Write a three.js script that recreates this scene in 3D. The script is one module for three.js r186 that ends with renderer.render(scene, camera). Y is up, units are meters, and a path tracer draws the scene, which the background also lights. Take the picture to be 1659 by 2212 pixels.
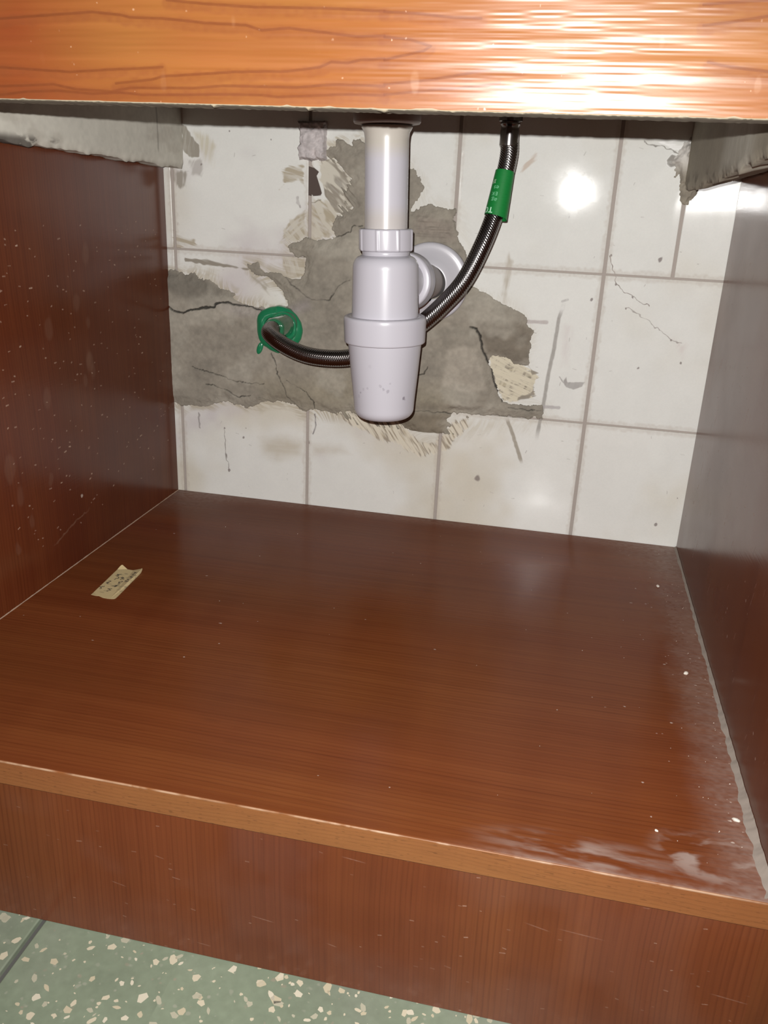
import * as THREE from 'three';
import { mergeGeometries } from 'three/addons/utils/BufferGeometryUtils.js';
import { RoundedBoxGeometry } from 'three/addons/geometries/RoundedBoxGeometry.js';

// ---------------------------------------------------------------- camera, light, exposure
const scene = new THREE.Scene();
scene.background = new THREE.Color(0x000000);
const camera = new THREE.PerspectiveCamera(62.28, 1659 / 2212, 0.02, 20);
camera.position.set(0.4260, 0.3423, 0.8834);
camera.rotation.set(-0.36192, 0.19642, 0.04477, 'YXZ');
const renderer = new THREE.WebGLRenderer({ antialias: true });
renderer.toneMapping = THREE.LinearToneMapping;
renderer.toneMappingExposure = 1.0;
renderer.shadowMap.enabled = true;
renderer.shadowMap.type = THREE.PCFSoftShadowMap;
// the phone's flash, a centimetre above its lens, is the only light
const flash = new THREE.SpotLight(new THREE.Color().setRGB(1, 0.985, 0.965), 2.0, 0, 1.05, 0.6, 2);
flash.name = 'flash';
flash.position.set(0.4185, 0.3555, 0.8834);
{
  const dir = new THREE.Vector3(0, 0, -1).applyEuler(camera.rotation);
  flash.target.position.copy(flash.position).add(dir);
}
flash.castShadow = true;
flash.shadow.radius = 0.06;
flash.shadow.mapSize.set(2048, 2048);
flash.shadow.camera.near = 0.02;
flash.shadow.bias = -0.0004;
scene.add(flash, flash.target);

// ---------------------------------------------------------------- sizes (metres)
const W = 0.5697, ZF = 0.5018, FLOOR = -0.131;
const T0 = 0.0086, TS = 0.15;           // first wall-tile joint and tile pitch
const YJ = [-0.025, 0.1252, 0.2749, 0.4246];

// traced outlines on the back wall, in millimetres of the wall's own plane
const TRACE = {
 outline: [-10.1,254.2,3.8,251.4,15.1,250,19.6,248.2,29.8,250.9,34.2,246,40.8,243.4,46.5,245.8,53.1,240,59.7,236.4,69.7,233.9,75.2,231.7,72.9,228.5,75.6,224.5,81.7,222.3,92.8,221,103.9,219.7,112.7,218.2,125.9,220.2,136.9,224,135.8,228,131.4,235.8,123.8,242.4,118.4,248.1,112.9,251.8,98.8,254,92.3,258.6,90.2,264,93.4,263.7,100,264.6,102.2,265.7,105.4,260.4,109.7,256.6,115.2,257.5,126,255.1,132.5,253,142.2,252.1,149.7,253,154.5,254.3,154.9,263.3,154.3,273.1,150.6,274.8,144.2,275.4,137.8,280,135.6,284.8,135.8,285.7,141.8,288.4,151.1,290.7,156.4,293.4,159.1,291.8,165.7,292.1,172.2,293,180.1,294,186.6,296.2,185.8,300.9,182.5,305.6,183.7,309.2,185.5,315.2,188.6,320.1,191.9,317.9,195,323.9,202,324.8,205.1,327.3,203,335.3,197.8,340.3,200.7,348.5,201.2,352,192.2,359.6,185.7,364.5,181.2,369.4,176.1,370.4,175.3,378.3,179,382.3,184.7,381.4,185.8,388.7,192.7,388.3,196.5,384.5,201.6,381.9,203.4,386.4,209.5,388.3,216.5,384,257.1,360.4,263.2,363.5,271.9,354,274.2,347.2,269.8,335.4,264.1,324.5,271.6,327.2,284,331.3,296.7,328.4,308.2,326.5,307.5,318.3,310.7,309,315.3,297.3,319.7,289.1,327,276.2,325.9,254.7,335.1,253.1,344.4,250.4,351.5,246.4,361.1,240.4,371.6,236.7,379.7,233.9,388.2,227.8,388.7,222.3,393.5,219.3,396.7,216.2,394.4,210.4,394.9,200.2,393.1,195.5,393.1,189.8,395,183.1,387.3,180.1,380.2,181.9,375.2,186.1,367,187.7,357.8,188.2,352.1,186.5,357.9,173.1,363.9,158.3,371.3,141.1,379.6,139.4,397.1,139.2,413.2,140.1,414.6,127.1,404.3,125.5,387.9,125.8,376.3,124.7,359.8,124.3,345.5,124.2,336,123.3,328.8,123.8,318.6,122.4,315.2,115,318.5,110.2,313.9,104.6,316.8,98.8,310.8,98.2,309.6,92.9,304.5,94.4,301.8,89,296.5,91.6,292.4,83.8,287.7,86.5,285.8,92.6,281.4,89,279.5,96.1,276,93.7,273.6,100.7,270.2,97.8,267.3,104.2,263.3,101.8,258.9,108.6,240.3,109.9,212.2,112.4,206.9,115,196.5,112,192.4,110.5,182.9,110.7,173.4,112.4,168.1,111.8,155.4,109.6,142.6,115.7,131.8,117.9,112.4,117.1,97.2,111.5,88.4,108.2,75.3,109.5,64.3,112.8,55.4,110.9,46.4,106.5,32.9,104.6,12.7,103.8,-2,105.7,-18.5,104.6],
 blob: [268.6,205.6,309.1,216.6,331.4,213.7,338.7,208.5,347.3,188.5,360.2,160.3,360.6,142.5,352.1,130.9,338.4,123.5,321.6,123.2,297.4,123.4,268.2,121.3],
 lump: [145.8,403.1,176.1,403.9,175.6,392.3,175.2,383.9,175.4,369.2,169.7,368.2,160.8,367.3,155,368,147.3,367.4,146.6,374.5,146,378.5,148.5,383.1],
 hole: [153.1,363.9,159.6,362.4,168.6,357.6,166.1,353.5,170.1,342.7,171.8,337.5,170.3,334.5,161.2,333.8,154.7,335,153.9,349],
 fillet: [510.4,387.9,519.8,398.3,529.7,367.2,533.3,355.4,529.4,349.6,525.6,342.1,521.2,343.6,515.9,358.7,510.6,373.7,505.8,378.3],
 dark_right: [337.6,222,388.7,222.3,396.7,216.2,393.9,187.6,380.2,181.9,366.9,188.9,351.9,188.8,343.3,208.8],
 dark_left: [-3,252,29.8,250.9,75.2,231.7,75.6,224.5,54.8,222.6,34.1,215,19.6,222.4,-4,233.4],
 pale: [311,190.3,328.1,196.2,340,192.5,348.3,176.9,354.9,153.9,336.6,146.4,307.5,153.4,310.9,173.9],
 violet: [54.7,220.6,103.9,218.7,136.9,221.9,158.5,231.5,161.8,223.6,147.8,216.5,99.3,211.1,70.2,209.1],
 dark_pocket: [271.9,321.4,306.4,315.9,311.4,299.5,301.5,295.4,266.5,303.2],
 dark_low: [270.6,118.9,318.6,122.4,317.1,100.9,302.7,90.1,282.3,91.2,260.9,108.8],
 olive: [102.9,140.9,205.8,154.7,308.9,148.6,320.4,125.6,270.6,118.9,173.4,112.4,113.4,115.8],
};
const CRACKS = {
 a: [-2.6,215.2,3,211.8,16.7,209.6,24.9,213.3,34.1,214.5,53.6,219.4,54.8,222.6,63.8,223.7,81.7,221.8,92.8,220.5,103.9,219.7,114.9,218.4,125.9,219.7],
 b: [130.3,254.9,140,246.5,147.6,240.9,156.3,233.9,163.9,231.9,175.5,232.6],
 b2: [162.4,232.2,182.6,233.5,192.3,249.2,204,253.7],
 c: [23,149.1,48.8,144.2,76.8,137.2,97.4,137.3,109.5,137.1],
 d: [40.9,130.6,55.7,128.4,66.7,125.2,77.6,119.7,93.6,121.7],
 d2: [102.1,120.7,116.6,117.3],
 e: [118.1,171.6,122.8,160.7,124,149.3,131.1,136.1,137.1,122.7,149.1,114.4,157.5,110.5],
 f: [134.7,143.9,157.3,131.5,165.7,123,167,113.8],
 g: [331.2,215.9,339.5,213.1,346.7,195.4,356.7,174.1,365.4,154.8,371.3,141.1],
 h: [371.4,139.9,397.1,139.2,412,140],
 h2: [378.9,134.6,412.7,134.1],
 i: [275.5,122.4,290.6,122.8,336.3,123.1],
 j: [186.6,296.2,193.1,297.7,203.3,301.2,206.4,307.3,214.7,307.7],
 k: [279.4,161.2,286.6,163,290.8,172.2],
};
const SMEARS = {
 s1: [136.3,362.2,152.5,362.7,153.3,343.2,146.8,347.5,134.4,345.3,124.6,337.3,129.8,344.5,128.5,357.3],
 s2: [156.1,326.3,170.3,332.2,180,329.7,186.7,321.2,185.9,297.4,159.1,292.4,157.1,295.9],
 s3: [169.7,369,182.4,369.5,201.2,352,205.1,327.3,191.9,317.9,186,321.1,174.2,333.5,169.9,355.4],
 s4: [135.1,306.9,154.8,322.7,155.1,293.4,141.8,289,124.4,285.1,129.8,293.3],
 s5: [130.3,273.7,154.3,273.1,154.5,254.3,136.8,253.3,130.3,259.9],
 s6: [19.2,266.5,46.1,266,93.4,258.7,90.1,257.5,38.1,260.5,20.2,262.5],
 s7: [95.4,250.8,109.6,247.6,116.1,241.9,110.6,237.5,120.5,232.1,116.1,232.8,104.1,243.2],
 s8: [6.5,258.7,60.2,256.7,55.2,237.1,19.6,248.2],
 s9: [351.9,188.8,366.8,190,395.7,176.2,404.3,169.9,402.1,158.1,404,151.1,388.5,143.8,373.7,140.1,363.8,159.4],
 s10: [394.1,180.7,405.6,173.5,399.7,170.7],
 s10b: [388.3,146.2,402.5,154.6,404.5,151.2,398.7,145.9,387.4,143.1],
 s11: [192.4,110.5,212.3,110.3,240.3,109.9,258.9,108.6,287.7,85.5,302.8,88,319.6,109.3,336.5,121.1,337.3,111,322.7,93.2,318.4,82.3,288.5,71.9,272.7,77.6,260,84.7,241.3,86,226.4,94,211.6,98.8],
 s12: [317,120.3,376.4,123.5,413.6,125.8,403.9,106.7,382.5,108.2,347.6,98.6,316.9,86.7],
 s13: [4.6,353.7,26.4,353.5,24.5,336.4,15.8,337,7.3,343.4],
 s13b: [21.8,396.9,26,395.2,40.3,378.2,39.9,367.1,28,365.8,21.9,373.9],
 s13c: [25.8,364.8,44.1,365.4,41.3,348.4,30.6,349.9],
 s13d: [7.1,293.8,31.3,286.1,34.3,279.3,6.1,273.8],
 s14: [98.9,75.3,134,83.1,157.9,76.9,155.9,55.1,123,45,103.1,53.9],
 s14b: [160,75,198.5,76.8,211.6,65.3,162.4,55.7],
 s15: [427.5,171.3,431.9,165.6,434.3,171.9,436.7,167.3,445.5,168.6,454.7,168.8,451.7,162.9,442.9,159.2,435.2,161.4],
 s16: [364.5,291,369.9,282.6,367.5,239.5,361.1,239,361.7,282.1],
 s17: [380.7,384.9,386,379.5,379.5,373.8,371,363.5,368.5,364.5,376.7,378.1],
 s18: [424.1,225.1,435,225.9,436.5,181.5,427.4,180.8],
 s19: [528.3,220,550,214.5,544,197.7,534.8,211.5],
 s20: [499.8,380,505.4,386.1,512.7,381.7,512.8,375.3,506.5,373.5,501.2,375.7],
 s21: [490.9,395.1,519.3,396.3,519.6,386.6,506.3,388.1],
 s22: [516.7,366.7,521.9,354.9,532.4,356.1,530.7,351.3,523,342.8,519.7,342.7],
 s23: [51.3,389.5,59.4,378.8,54.4,354.6,44.1,367.2,35.1,382.6,32.3,391.7],
};
const STROKES = {
 l1: [424.2,247.9,420.2,230.1,419,200.9,416.2,175.6,414.3,140.2,412.7,123.3,411,100],
 l2: [377.5,124.2,386.4,104.9,398.9,73.9],
 l3: [388.5,224.5,408.5,225.4],
 l4: [415.7,138.6,430.5,139.3],
 l5: [462,292.9,470.8,266.6,488.1,255.5,505.7,247.8],
 l6: [483.5,244.6,505,235.4,530.5,216.6,541.4,213.8],
 l7: [28.6,96.6,29.3,79.3],
 l8: [60.1,80.2,60.6,56.1,62.5,40.7,64.5,29.7],
 l9: [167.1,107.5,168.8,95.1,165.3,85.1],
 l10: [421.7,246.7,426.8,248.8],
 l11: [157.4,327.8,163.7,328.1,169.8,331.1],
 l12: [144.9,332,148.1,323.6],
 l13: [479.8,394.8,487.2,392.2,495.4,392.1,500,389.1,506.1,389.3,513.1,384],
};
const SPOTS = [504,187.1,1.9,543.6,194.9,1.5,544.8,22.2,2.6,351.7,54.4,4.2,509.4,292.2,2.6,449.9,250.3,1.7,562.3,54.4,0.9,462.9,293,1.5,471.2,266.3,1.5,488.5,255.1,1.1,530.6,216.3,1.3,483.5,244,1.1,64.6,31.9,2.3,82.9,72,1.5,85.8,83.8,1.1,60.2,81.2,1.1,160.1,73.5,2.3,41.7,360,1.2,117.5,386,1,73.5,392.4,1.2];
const APRON_GRAIN = [
 [167.3,406.3,195.7,408.1,212.4,409.1,225.3,408,229.5,407.1,244.5,406.8,265.4,405.2,281.9,404.6,289,402.8,301.1,403.6,316.1,402.2,329.8,400.8,341.4,401.2],
 [246.9,413.7,265.6,412.2,286,411.2,315.9,410.9,341,410],
 [221.1,381.6,237.7,383.3,243.3,384.7,264.8,386.2,275.3,387,300.1,387.6,314.3,389.4,319.2,391.4,326.2,391.1,332.1,392.4,341.7,392.8],
 [163.8,379.4,190.6,380.6,201.8,378.9,209.7,378.6,218.6,378.3,227.6,379.9,259.2,380.5,271,381.6,304.2,381.6,320.4,383,332.4,383,342.2,382.8],
 [163.3,375.8,177.5,377.5,192.6,378.1,209.6,377.2,223.1,378,234.1,377.3,275.1,378.3,288.7,378.4,296,377.8,326.5,379.4,342.3,379.4],
 [341.4,400.8,352,400,360.7,397.7,357.9,396,349.4,394.2,341.8,392.4],
 [342.1,383.5,361.4,385.5,375.5,387.9,387.5,390.1,398.5,390.7],
 [342.3,379.6,361.6,381.7,380.6,383.3,389.8,384.8],
 [487.2,409,474.5,407,464.7,405.8],
 [463.6,412.7,486.2,414.2],
 [468.5,393.4,477.2,391.9,490.7,390.6],
 [341,409.8,353.4,409.2,369.3,407.9,380.4,407.6],
 [164.8,387.1,199.1,385.8,219.3,387,243.5,388.3],
];

// ---------------------------------------------------------------- noise and small helpers
const clamp = (v, a = 0, b = 1) => Math.min(b, Math.max(a, v));
const mix = (a, b, t) => a + (b - a) * t;
const sstep = (a, b, v) => { const t = clamp((v - a) / (b - a)); return t * t * (3 - 2 * t); };
function hash(x, y, s) {
  let h = Math.imul(x, 374761393) ^ Math.imul(y, 668265263) ^ Math.imul(s, 974711);
  h = Math.imul(h ^ (h >>> 13), 1274126177);
  return ((h ^ (h >>> 16)) >>> 0) / 4294967296;
}
function vn(x, y, s = 0) {
  const xi = Math.floor(x), yi = Math.floor(y);
  let fx = x - xi, fy = y - yi; fx = fx * fx * (3 - 2 * fx); fy = fy * fy * (3 - 2 * fy);
  const a = hash(xi, yi, s), b = hash(xi + 1, yi, s), c = hash(xi, yi + 1, s), d = hash(xi + 1, yi + 1, s);
  return a + (b - a) * fx + (c - a) * fy + (a - b - c + d) * fx * fy;
}
const fbm = (x, y, s = 0, n = 4) => { let v = 0, a = 0.5, t = 0; for (let i = 0; i < n; i++) { v += a * vn(x, y, s + i); t += a; x = x * 2.03 + 7.1; y = y * 2.03 + 3.7; a *= 0.5; } return v / t; };
function rng(seed) { let a = seed >>> 0; return () => { a = (a + 0x6d2b79f5) | 0; let t = Math.imul(a ^ (a >>> 15), 1 | a); t = (t + Math.imul(t ^ (t >>> 7), 61 | t)) ^ t; return ((t ^ (t >>> 14)) >>> 0) / 4294967296; }; }
const toS = (v) => { v = clamp(v); return Math.round(255 * (v <= 0.0031308 ? 12.92 * v : 1.055 * Math.pow(v, 1 / 2.4) - 0.055)); };
const pairs = (flat, k = 0.001) => { const o = []; for (let i = 0; i < flat.length; i += 2) o.push([flat[i] * k, flat[i + 1] * k]); return o; };
function segDist(x, y, a, b) {
  const dx = b[0] - a[0], dy = b[1] - a[1];
  const t = clamp(((x - a[0]) * dx + (y - a[1]) * dy) / (dx * dx + dy * dy || 1e-12));
  return Math.hypot(x - a[0] - t * dx, y - a[1] - t * dy);
}
function polyDist(x, y, P) {              // signed distance, positive inside
  let d = 1e9, inside = false;
  for (let i = 0, j = P.length - 1; i < P.length; j = i++) {
    const a = P[j], b = P[i];
    const s = segDist(x, y, a, b); if (s < d) d = s;
    if ((a[1] > y) !== (b[1] > y) && x < (b[0] - a[0]) * (y - a[1]) / (b[1] - a[1]) + a[0]) inside = !inside;
  }
  return inside ? d : -d;
}
const bounds = (P, m) => [Math.min(...P.map(p => p[0])) - m, Math.min(...P.map(p => p[1])) - m, Math.max(...P.map(p => p[0])) + m, Math.max(...P.map(p => p[1])) + m];

// a painted sheet: linear RGB + one extra channel, covering x0..x1, y0..y1 in metres of one plane
class Sheet {
  constructor(x0, y0, x1, y1, w, h) { Object.assign(this, { x0, y0, x1, y1, w, h }); this.c = new Float32Array(w * h * 3); this.q = new Float32Array(w * h); this.px = (x1 - x0) / w; this.py = (y1 - y0) / h; }
  fill(fn) { for (let j = 0, i = 0; j < this.h; j++) for (let k = 0; k < this.w; k++, i++) { const r = fn(this.x0 + (k + 0.5) * this.px, this.y0 + (j + 0.5) * this.py); this.c[3 * i] = r[0]; this.c[3 * i + 1] = r[1]; this.c[3 * i + 2] = r[2]; this.q[i] = r[3] ?? 0; } return this; }
  over(b, fn) {                            // fn(x, y) -> null or [r, g, b, alpha, q]
    const k0 = Math.max(0, Math.floor((b[0] - this.x0) / this.px)), k1 = Math.min(this.w - 1, Math.ceil((b[2] - this.x0) / this.px));
    const j0 = Math.max(0, Math.floor((b[1] - this.y0) / this.py)), j1 = Math.min(this.h - 1, Math.ceil((b[3] - this.y0) / this.py));
    for (let j = j0; j <= j1; j++) for (let k = k0; k <= k1; k++) {
      const r = fn(this.x0 + (k + 0.5) * this.px, this.y0 + (j + 0.5) * this.py); if (!r || r[3] <= 0) continue;
      const i = j * this.w + k, a = Math.min(1, r[3]);
      for (let n = 0; n < 3; n++) this.c[3 * i + n] = mix(this.c[3 * i + n], r[n], a);
      if (r[4] !== undefined) this.q[i] = mix(this.q[i], r[4], a);
    }
  }
  stroke(P, w, col, alpha, { wob = 0, seed = 1, q, fade = 0, patchy = 1 } = {}) {
    const b = bounds(P, w * 2 + wob);
    const L = []; let tot = 0; for (let i = 0; i < P.length - 1; i++) { L.push(tot); tot += Math.hypot(P[i + 1][0] - P[i][0], P[i + 1][1] - P[i][1]); }
    this.over(b, (x, y) => {
      const wx = x + (vn(x * 300, y * 300, seed) - 0.5) * wob, wy = y + (vn(x * 300, y * 300, seed + 9) - 0.5) * wob;
      let d = 1e9, s = 0;
      for (let i = 0; i < P.length - 1; i++) { const e = segDist(wx, wy, P[i], P[i + 1]); if (e < d) { d = e; s = L[i] + Math.hypot(x - P[i][0], y - P[i][1]); } }
      let a = alpha * (1 - sstep(w * 0.35, w * 0.75, d)) * (1 - patchy * 0.47 + patchy * 0.6 * vn(x * 500, y * 500, seed + 3));
      if (fade) a *= sstep(0, tot * fade, s) * sstep(0, tot * fade, tot - s);
      return [...col, a, q];
    });
  }
  blob(x0, y0, r, col, alpha, { seed = 1, q, ax = 1 } = {}) {
    this.over([x0 - 2 * r * ax, y0 - 2 * r, x0 + 2 * r * ax, y0 + 2 * r], (x, y) => { const d = Math.hypot((x - x0) / ax, y - y0) + (vn(x * 0.9 / r, y * 0.9 / r, seed) - 0.5) * r; return [...col, alpha * (1 - sstep(r * 0.5, r * 1.1, d)), q]; });
  }
  tex() { const n = this.w * this.h, d = new Uint8Array(n * 4); for (let i = 0; i < n; i++) { d[4 * i] = toS(this.c[3 * i]); d[4 * i + 1] = toS(this.c[3 * i + 1]); d[4 * i + 2] = toS(this.c[3 * i + 2]); d[4 * i + 3] = 255; } return finish(new THREE.DataTexture(d, this.w, this.h), true); }
  scalar() { const n = this.w * this.h, d = new Uint8Array(n * 4); for (let i = 0; i < n; i++) { const v = Math.round(255 * clamp(this.q[i])); d[4 * i] = d[4 * i + 1] = d[4 * i + 2] = v; d[4 * i + 3] = 255; } return finish(new THREE.DataTexture(d, this.w, this.h), false); }
}
function finish(t, srgb) { t.magFilter = THREE.LinearFilter; t.minFilter = THREE.LinearMipmapLinearFilter; t.generateMipmaps = true; t.wrapS = t.wrapT = THREE.RepeatWrapping; if (srgb) t.colorSpace = THREE.SRGBColorSpace; t.needsUpdate = true; return t; }
function scalarTex(w, h, fn) { const d = new Uint8Array(w * h * 4); for (let j = 0, i = 0; j < h; j++) for (let k = 0; k < w; k++, i++) { const v = Math.round(255 * clamp(fn((k + 0.5) / w, (j + 0.5) / h))); d[4 * i] = d[4 * i + 1] = d[4 * i + 2] = v; d[4 * i + 3] = 255; } return finish(new THREE.DataTexture(d, w, h), false); }

const used = new Map();
function numbered(n) { const k = used.get(n) ?? 0; used.set(n, k + 1); return k ? n + '_' + String(k).padStart(3, '0') : n; }
function shadow(m) { m.castShadow = m.receiveShadow = true; return m; }
function part(name, geo, mat, parent, top = false) { const m = shadow(new THREE.Mesh(geo, mat)); m.name = top ? numbered(name) : name; parent.add(m); return m; }
function solo(name, geo, mat, label, category, kind) { const m = part(name, geo, mat, scene, true); if (label) m.userData.label = label; if (category) m.userData.category = category; if (kind) m.userData.kind = kind; return m; }
function thing(name, label, category, pos = [0, 0, 0]) { const g = new THREE.Group(); g.name = numbered(name); g.position.set(...pos); g.userData = { label, category }; scene.add(g); return g; }
function numberChildren(root) { root.traverse(o => { const c = new Map(); for (const k of o.children) { const n = c.get(k.name) ?? 0; c.set(k.name, n + 1); if (n) k.name += '_' + String(n).padStart(3, '0'); } }); }

// box between two corners with rounded edges; uv = fn(x, y, z, normal)
function boxBetween(a, b, r, uv) {
  const s = [b[0] - a[0], b[1] - a[1], b[2] - a[2]];
  const g = new RoundedBoxGeometry(s[0], s[1], s[2], 2, Math.min(r, s[0] / 2.01, s[1] / 2.01, s[2] / 2.01));
  g.translate((a[0] + b[0]) / 2, (a[1] + b[1]) / 2, (a[2] + b[2]) / 2);
  return setUV(g, uv);
}
function setUV(g, uv) { const p = g.attributes.position, n = g.attributes.normal, o = new Float32Array(p.count * 2); for (let i = 0; i < p.count; i++) { const q = uv(p.getX(i), p.getY(i), p.getZ(i), [n.getX(i), n.getY(i), n.getZ(i)]); o[2 * i] = q[0]; o[2 * i + 1] = q[1]; } g.setAttribute('uv', new THREE.BufferAttribute(o, 2)); return g; }

// ---------------------------------------------------------------- structure: floor, back wall, room shell
const room = (n, a, b, m) => solo(n, boxBetween(a, b, 0.002, (x, y, z) => [x + z, y + z]), m, null, null, 'structure');
const plaster = new THREE.MeshStandardMaterial({ color: new THREE.Color().setRGB(0.5, 0.48, 0.44), roughness: 0.9, bumpMap: scalarTex(256, 256, (u, v) => fbm(u * 30, v * 30, 5)), bumpScale: 0.0008 });
room('wall_left', [-1.35, FLOOR - 0.05, -0.15], [-1.2, 2.3, 2.6], plaster);
room('wall_right', [1.8, FLOOR - 0.05, -0.15], [1.95, 2.3, 2.6], plaster);
room('wall_front', [-1.35, FLOOR - 0.05, 2.6], [1.95, 2.3, 2.75], plaster);
room('ceiling', [-1.35, 2.3, -0.15], [1.95, 2.45, 2.75], plaster);

// floor: green terrazzo tiles with cream marble chips
const floorBase = new THREE.MeshStandardMaterial({ color: new THREE.Color().setRGB(0.09, 0.088, 0.08), roughness: 0.9 });
const floor = solo('floor', boxBetween([-1.35, FLOOR - 0.2, -0.15], [1.95, FLOOR - 0.004, 2.75], 0.002, (x, y, z) => [x, z]), floorBase, null, null, 'structure');
{
  const sh = new Sheet(0, 0, 0.4, 0.4, 1024, 1024).fill((x, y) => {
    const g = fbm(x * 22, y * 22, 41), f = fbm(x * 240, y * 240, 47), d = fbm(x * 9, y * 9, 53);
    let c = [0.22, 0.262, 0.185]; const k = 0.8 + 0.3 * g + 0.18 * (f - 0.5);
    c = [mix(c[0], 0.26, sstep(0.45, 0.8, d) * 0.6) * k, mix(c[1], 0.27, sstep(0.45, 0.8, d) * 0.4) * k, mix(c[2], 0.225, sstep(0.45, 0.8, d) * 0.6) * k];
    return [...c, 0.42 + 0.2 * f];
  });
  const r = rng(77);                       // faint deep chips below the polish
  for (let i = 0; i < 1500; i++) { const c = r(); sh.blob(r() * 0.4, r() * 0.4, 0.0005 + 0.0018 * r() * r(), c < 0.75 ? [0.34, 0.34, 0.27] : [0.3, 0.25, 0.19], 0.25 + 0.4 * r(), { seed: i, ax: 0.7 + 0.8 * r() }); }
  const terrazzo = new THREE.MeshPhysicalMaterial({ map: sh.tex(), roughnessMap: sh.scalar(), roughness: 1, specularIntensity: 0.6 });
  const chipMats = [[0.56, 0.5, 0.37], [0.5, 0.44, 0.31], [0.42, 0.4, 0.3], [0.6, 0.55, 0.43]].map(c => new THREE.MeshPhysicalMaterial({ color: new THREE.Color().setRGB(...c), roughness: 0.45, specularIntensity: 0.6 }));
  const chipGeos = [];
  for (let v = 0; v < 18; v++) {
    const n = 5 + Math.floor(r() * 4), el = 0.32 + 0.6 * r(), s = new THREE.Shape();
    for (let i = 0; i < n; i++) { const a = (i + 0.6 * (r() - 0.5)) / n * Math.PI * 2, q = 0.7 + 0.45 * r(); const x = Math.cos(a) * q, y = Math.sin(a) * q * el; i ? s.lineTo(x, y) : s.moveTo(x, y); }
    const g = new THREE.ExtrudeGeometry(s, { depth: 0.2, bevelEnabled: false }); g.rotateX(-Math.PI / 2); chipGeos.push(g);
  }
  const j = 0.0022, xs = [-0.675, -0.275, 0.125, 0.525, 0.925], zs = [0.30, 0.70, 1.10];
  for (let a = 0; a < 4; a++) for (let b = 0; b < 2; b++) {
    const t = part('floor_tile', boxBetween([xs[a] + j, FLOOR - 0.02, zs[b] + j], [xs[a + 1] - j, FLOOR, zs[b + 1] - j], 0.0012, (x, y, z) => [(x - xs[a]) / 0.4 + 0.37 * a, (z - zs[b]) / 0.4 + 0.21 * b]), terrazzo, floor);
    const q = rng(900 + a * 7 + b), rest = [];
    for (let i = 0; i < 2000; i++) {
      const x = xs[a] + 0.006 + q() * 0.388, z = zs[b] + 0.006 + q() * 0.388, s = 0.0007 + 0.0034 * Math.pow(q(), 2.0), yaw = q() * 6.28, gi = Math.floor(q() * 18), mi = Math.floor(q() * 4);
      const seen = b === 0 && (a === 1 || a === 2) && z > 0.485 && z < 0.6 && x > 0.08 && x < 0.47;
      if (b === 0 && z < 0.485) continue;
      if (seen && s > 0.0013) {
        const c = part('stone_chip', chipGeos[gi], chipMats[mi], t); c.position.set(x, FLOOR - 0.0009 * 0 + 0.00012 - s * 0.2, z); c.rotation.y = yaw; c.scale.set(s, s, s);
      } else if (b === 0 || i % 2) {
        const g = chipGeos[gi].clone(); g.scale(s, s, s); g.rotateY(yaw); g.translate(x, FLOOR + 0.0001 - s * 0.2, z); rest.push(g);
      }
    }
    if (rest.length) { const c = part('stone_chips', mergeGeometries(rest), chipMats[0], t); c.userData.kind = 'stuff'; }
  }
}

// back wall: mortar bed, glazed tiles with cement film on them, rough cement repair
const mortar = new THREE.MeshStandardMaterial({ color: new THREE.Color().setRGB(0.4, 0.35, 0.315), roughness: 0.95, bumpMap: scalarTex(256, 256, (u, v) => fbm(u * 40, v * 40, 15)), bumpScale: 0.0006 });
const wall = solo('wall_back', boxBetween([-1.35, FLOOR - 0.05, -0.15], [1.95, 2.3, -0.0018], 0.001, (x, y) => [x * 4, y * 4]), mortar, null, null, 'structure');
const P = Object.fromEntries(Object.entries(TRACE).map(([k, v]) => [k, pairs(v)]));
const SM = Object.fromEntries(Object.entries(SMEARS).map(([k, v]) => [k, pairs(v)]));
const WX0 = -0.05, WX1 = 0.63, WY0 = -0.03, WY1 = 0.43;
const glaze = new Sheet(WX0, WY0, WX1, WY1, 2040, 1380).fill((x, y) => {
  const a = fbm(x * 9, y * 9, 3), b = fbm(x * 60, y * 60, 8), f = vn(x * 900, y * 900, 11);
  const cell = hash(Math.floor((x - T0) / TS), Math.floor((y + 0.025) / TS), 4);
  const k = (0.95 + 0.06 * b + 0.03 * (f - 0.5)) * (0.985 + 0.03 * cell);
  const warm = sstep(0.5, 0.75, a) * 0.8 * (y < 0.13 ? 1 : 0.5), lilac = sstep(0.5, 0.72, fbm(x * 11 + 3, y * 11, 21)) * sstep(0.3, 0.12, x) * 0.8;
  let c = [0.80, 0.795, 0.75];
  c = [mix(c[0], 0.66, warm), mix(c[1], 0.61, warm), mix(c[2], 0.50, warm)];
  c = [mix(c[0], 0.62, lilac), mix(c[1], 0.57, lilac), mix(c[2], 0.57, lilac)];
  return [c[0] * k, c[1] * k, c[2] * k, 0.042 + 0.014 * b + 0.05 * warm + 0.25 * sstep(0.3, 0.1, x) * 1];
});
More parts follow.
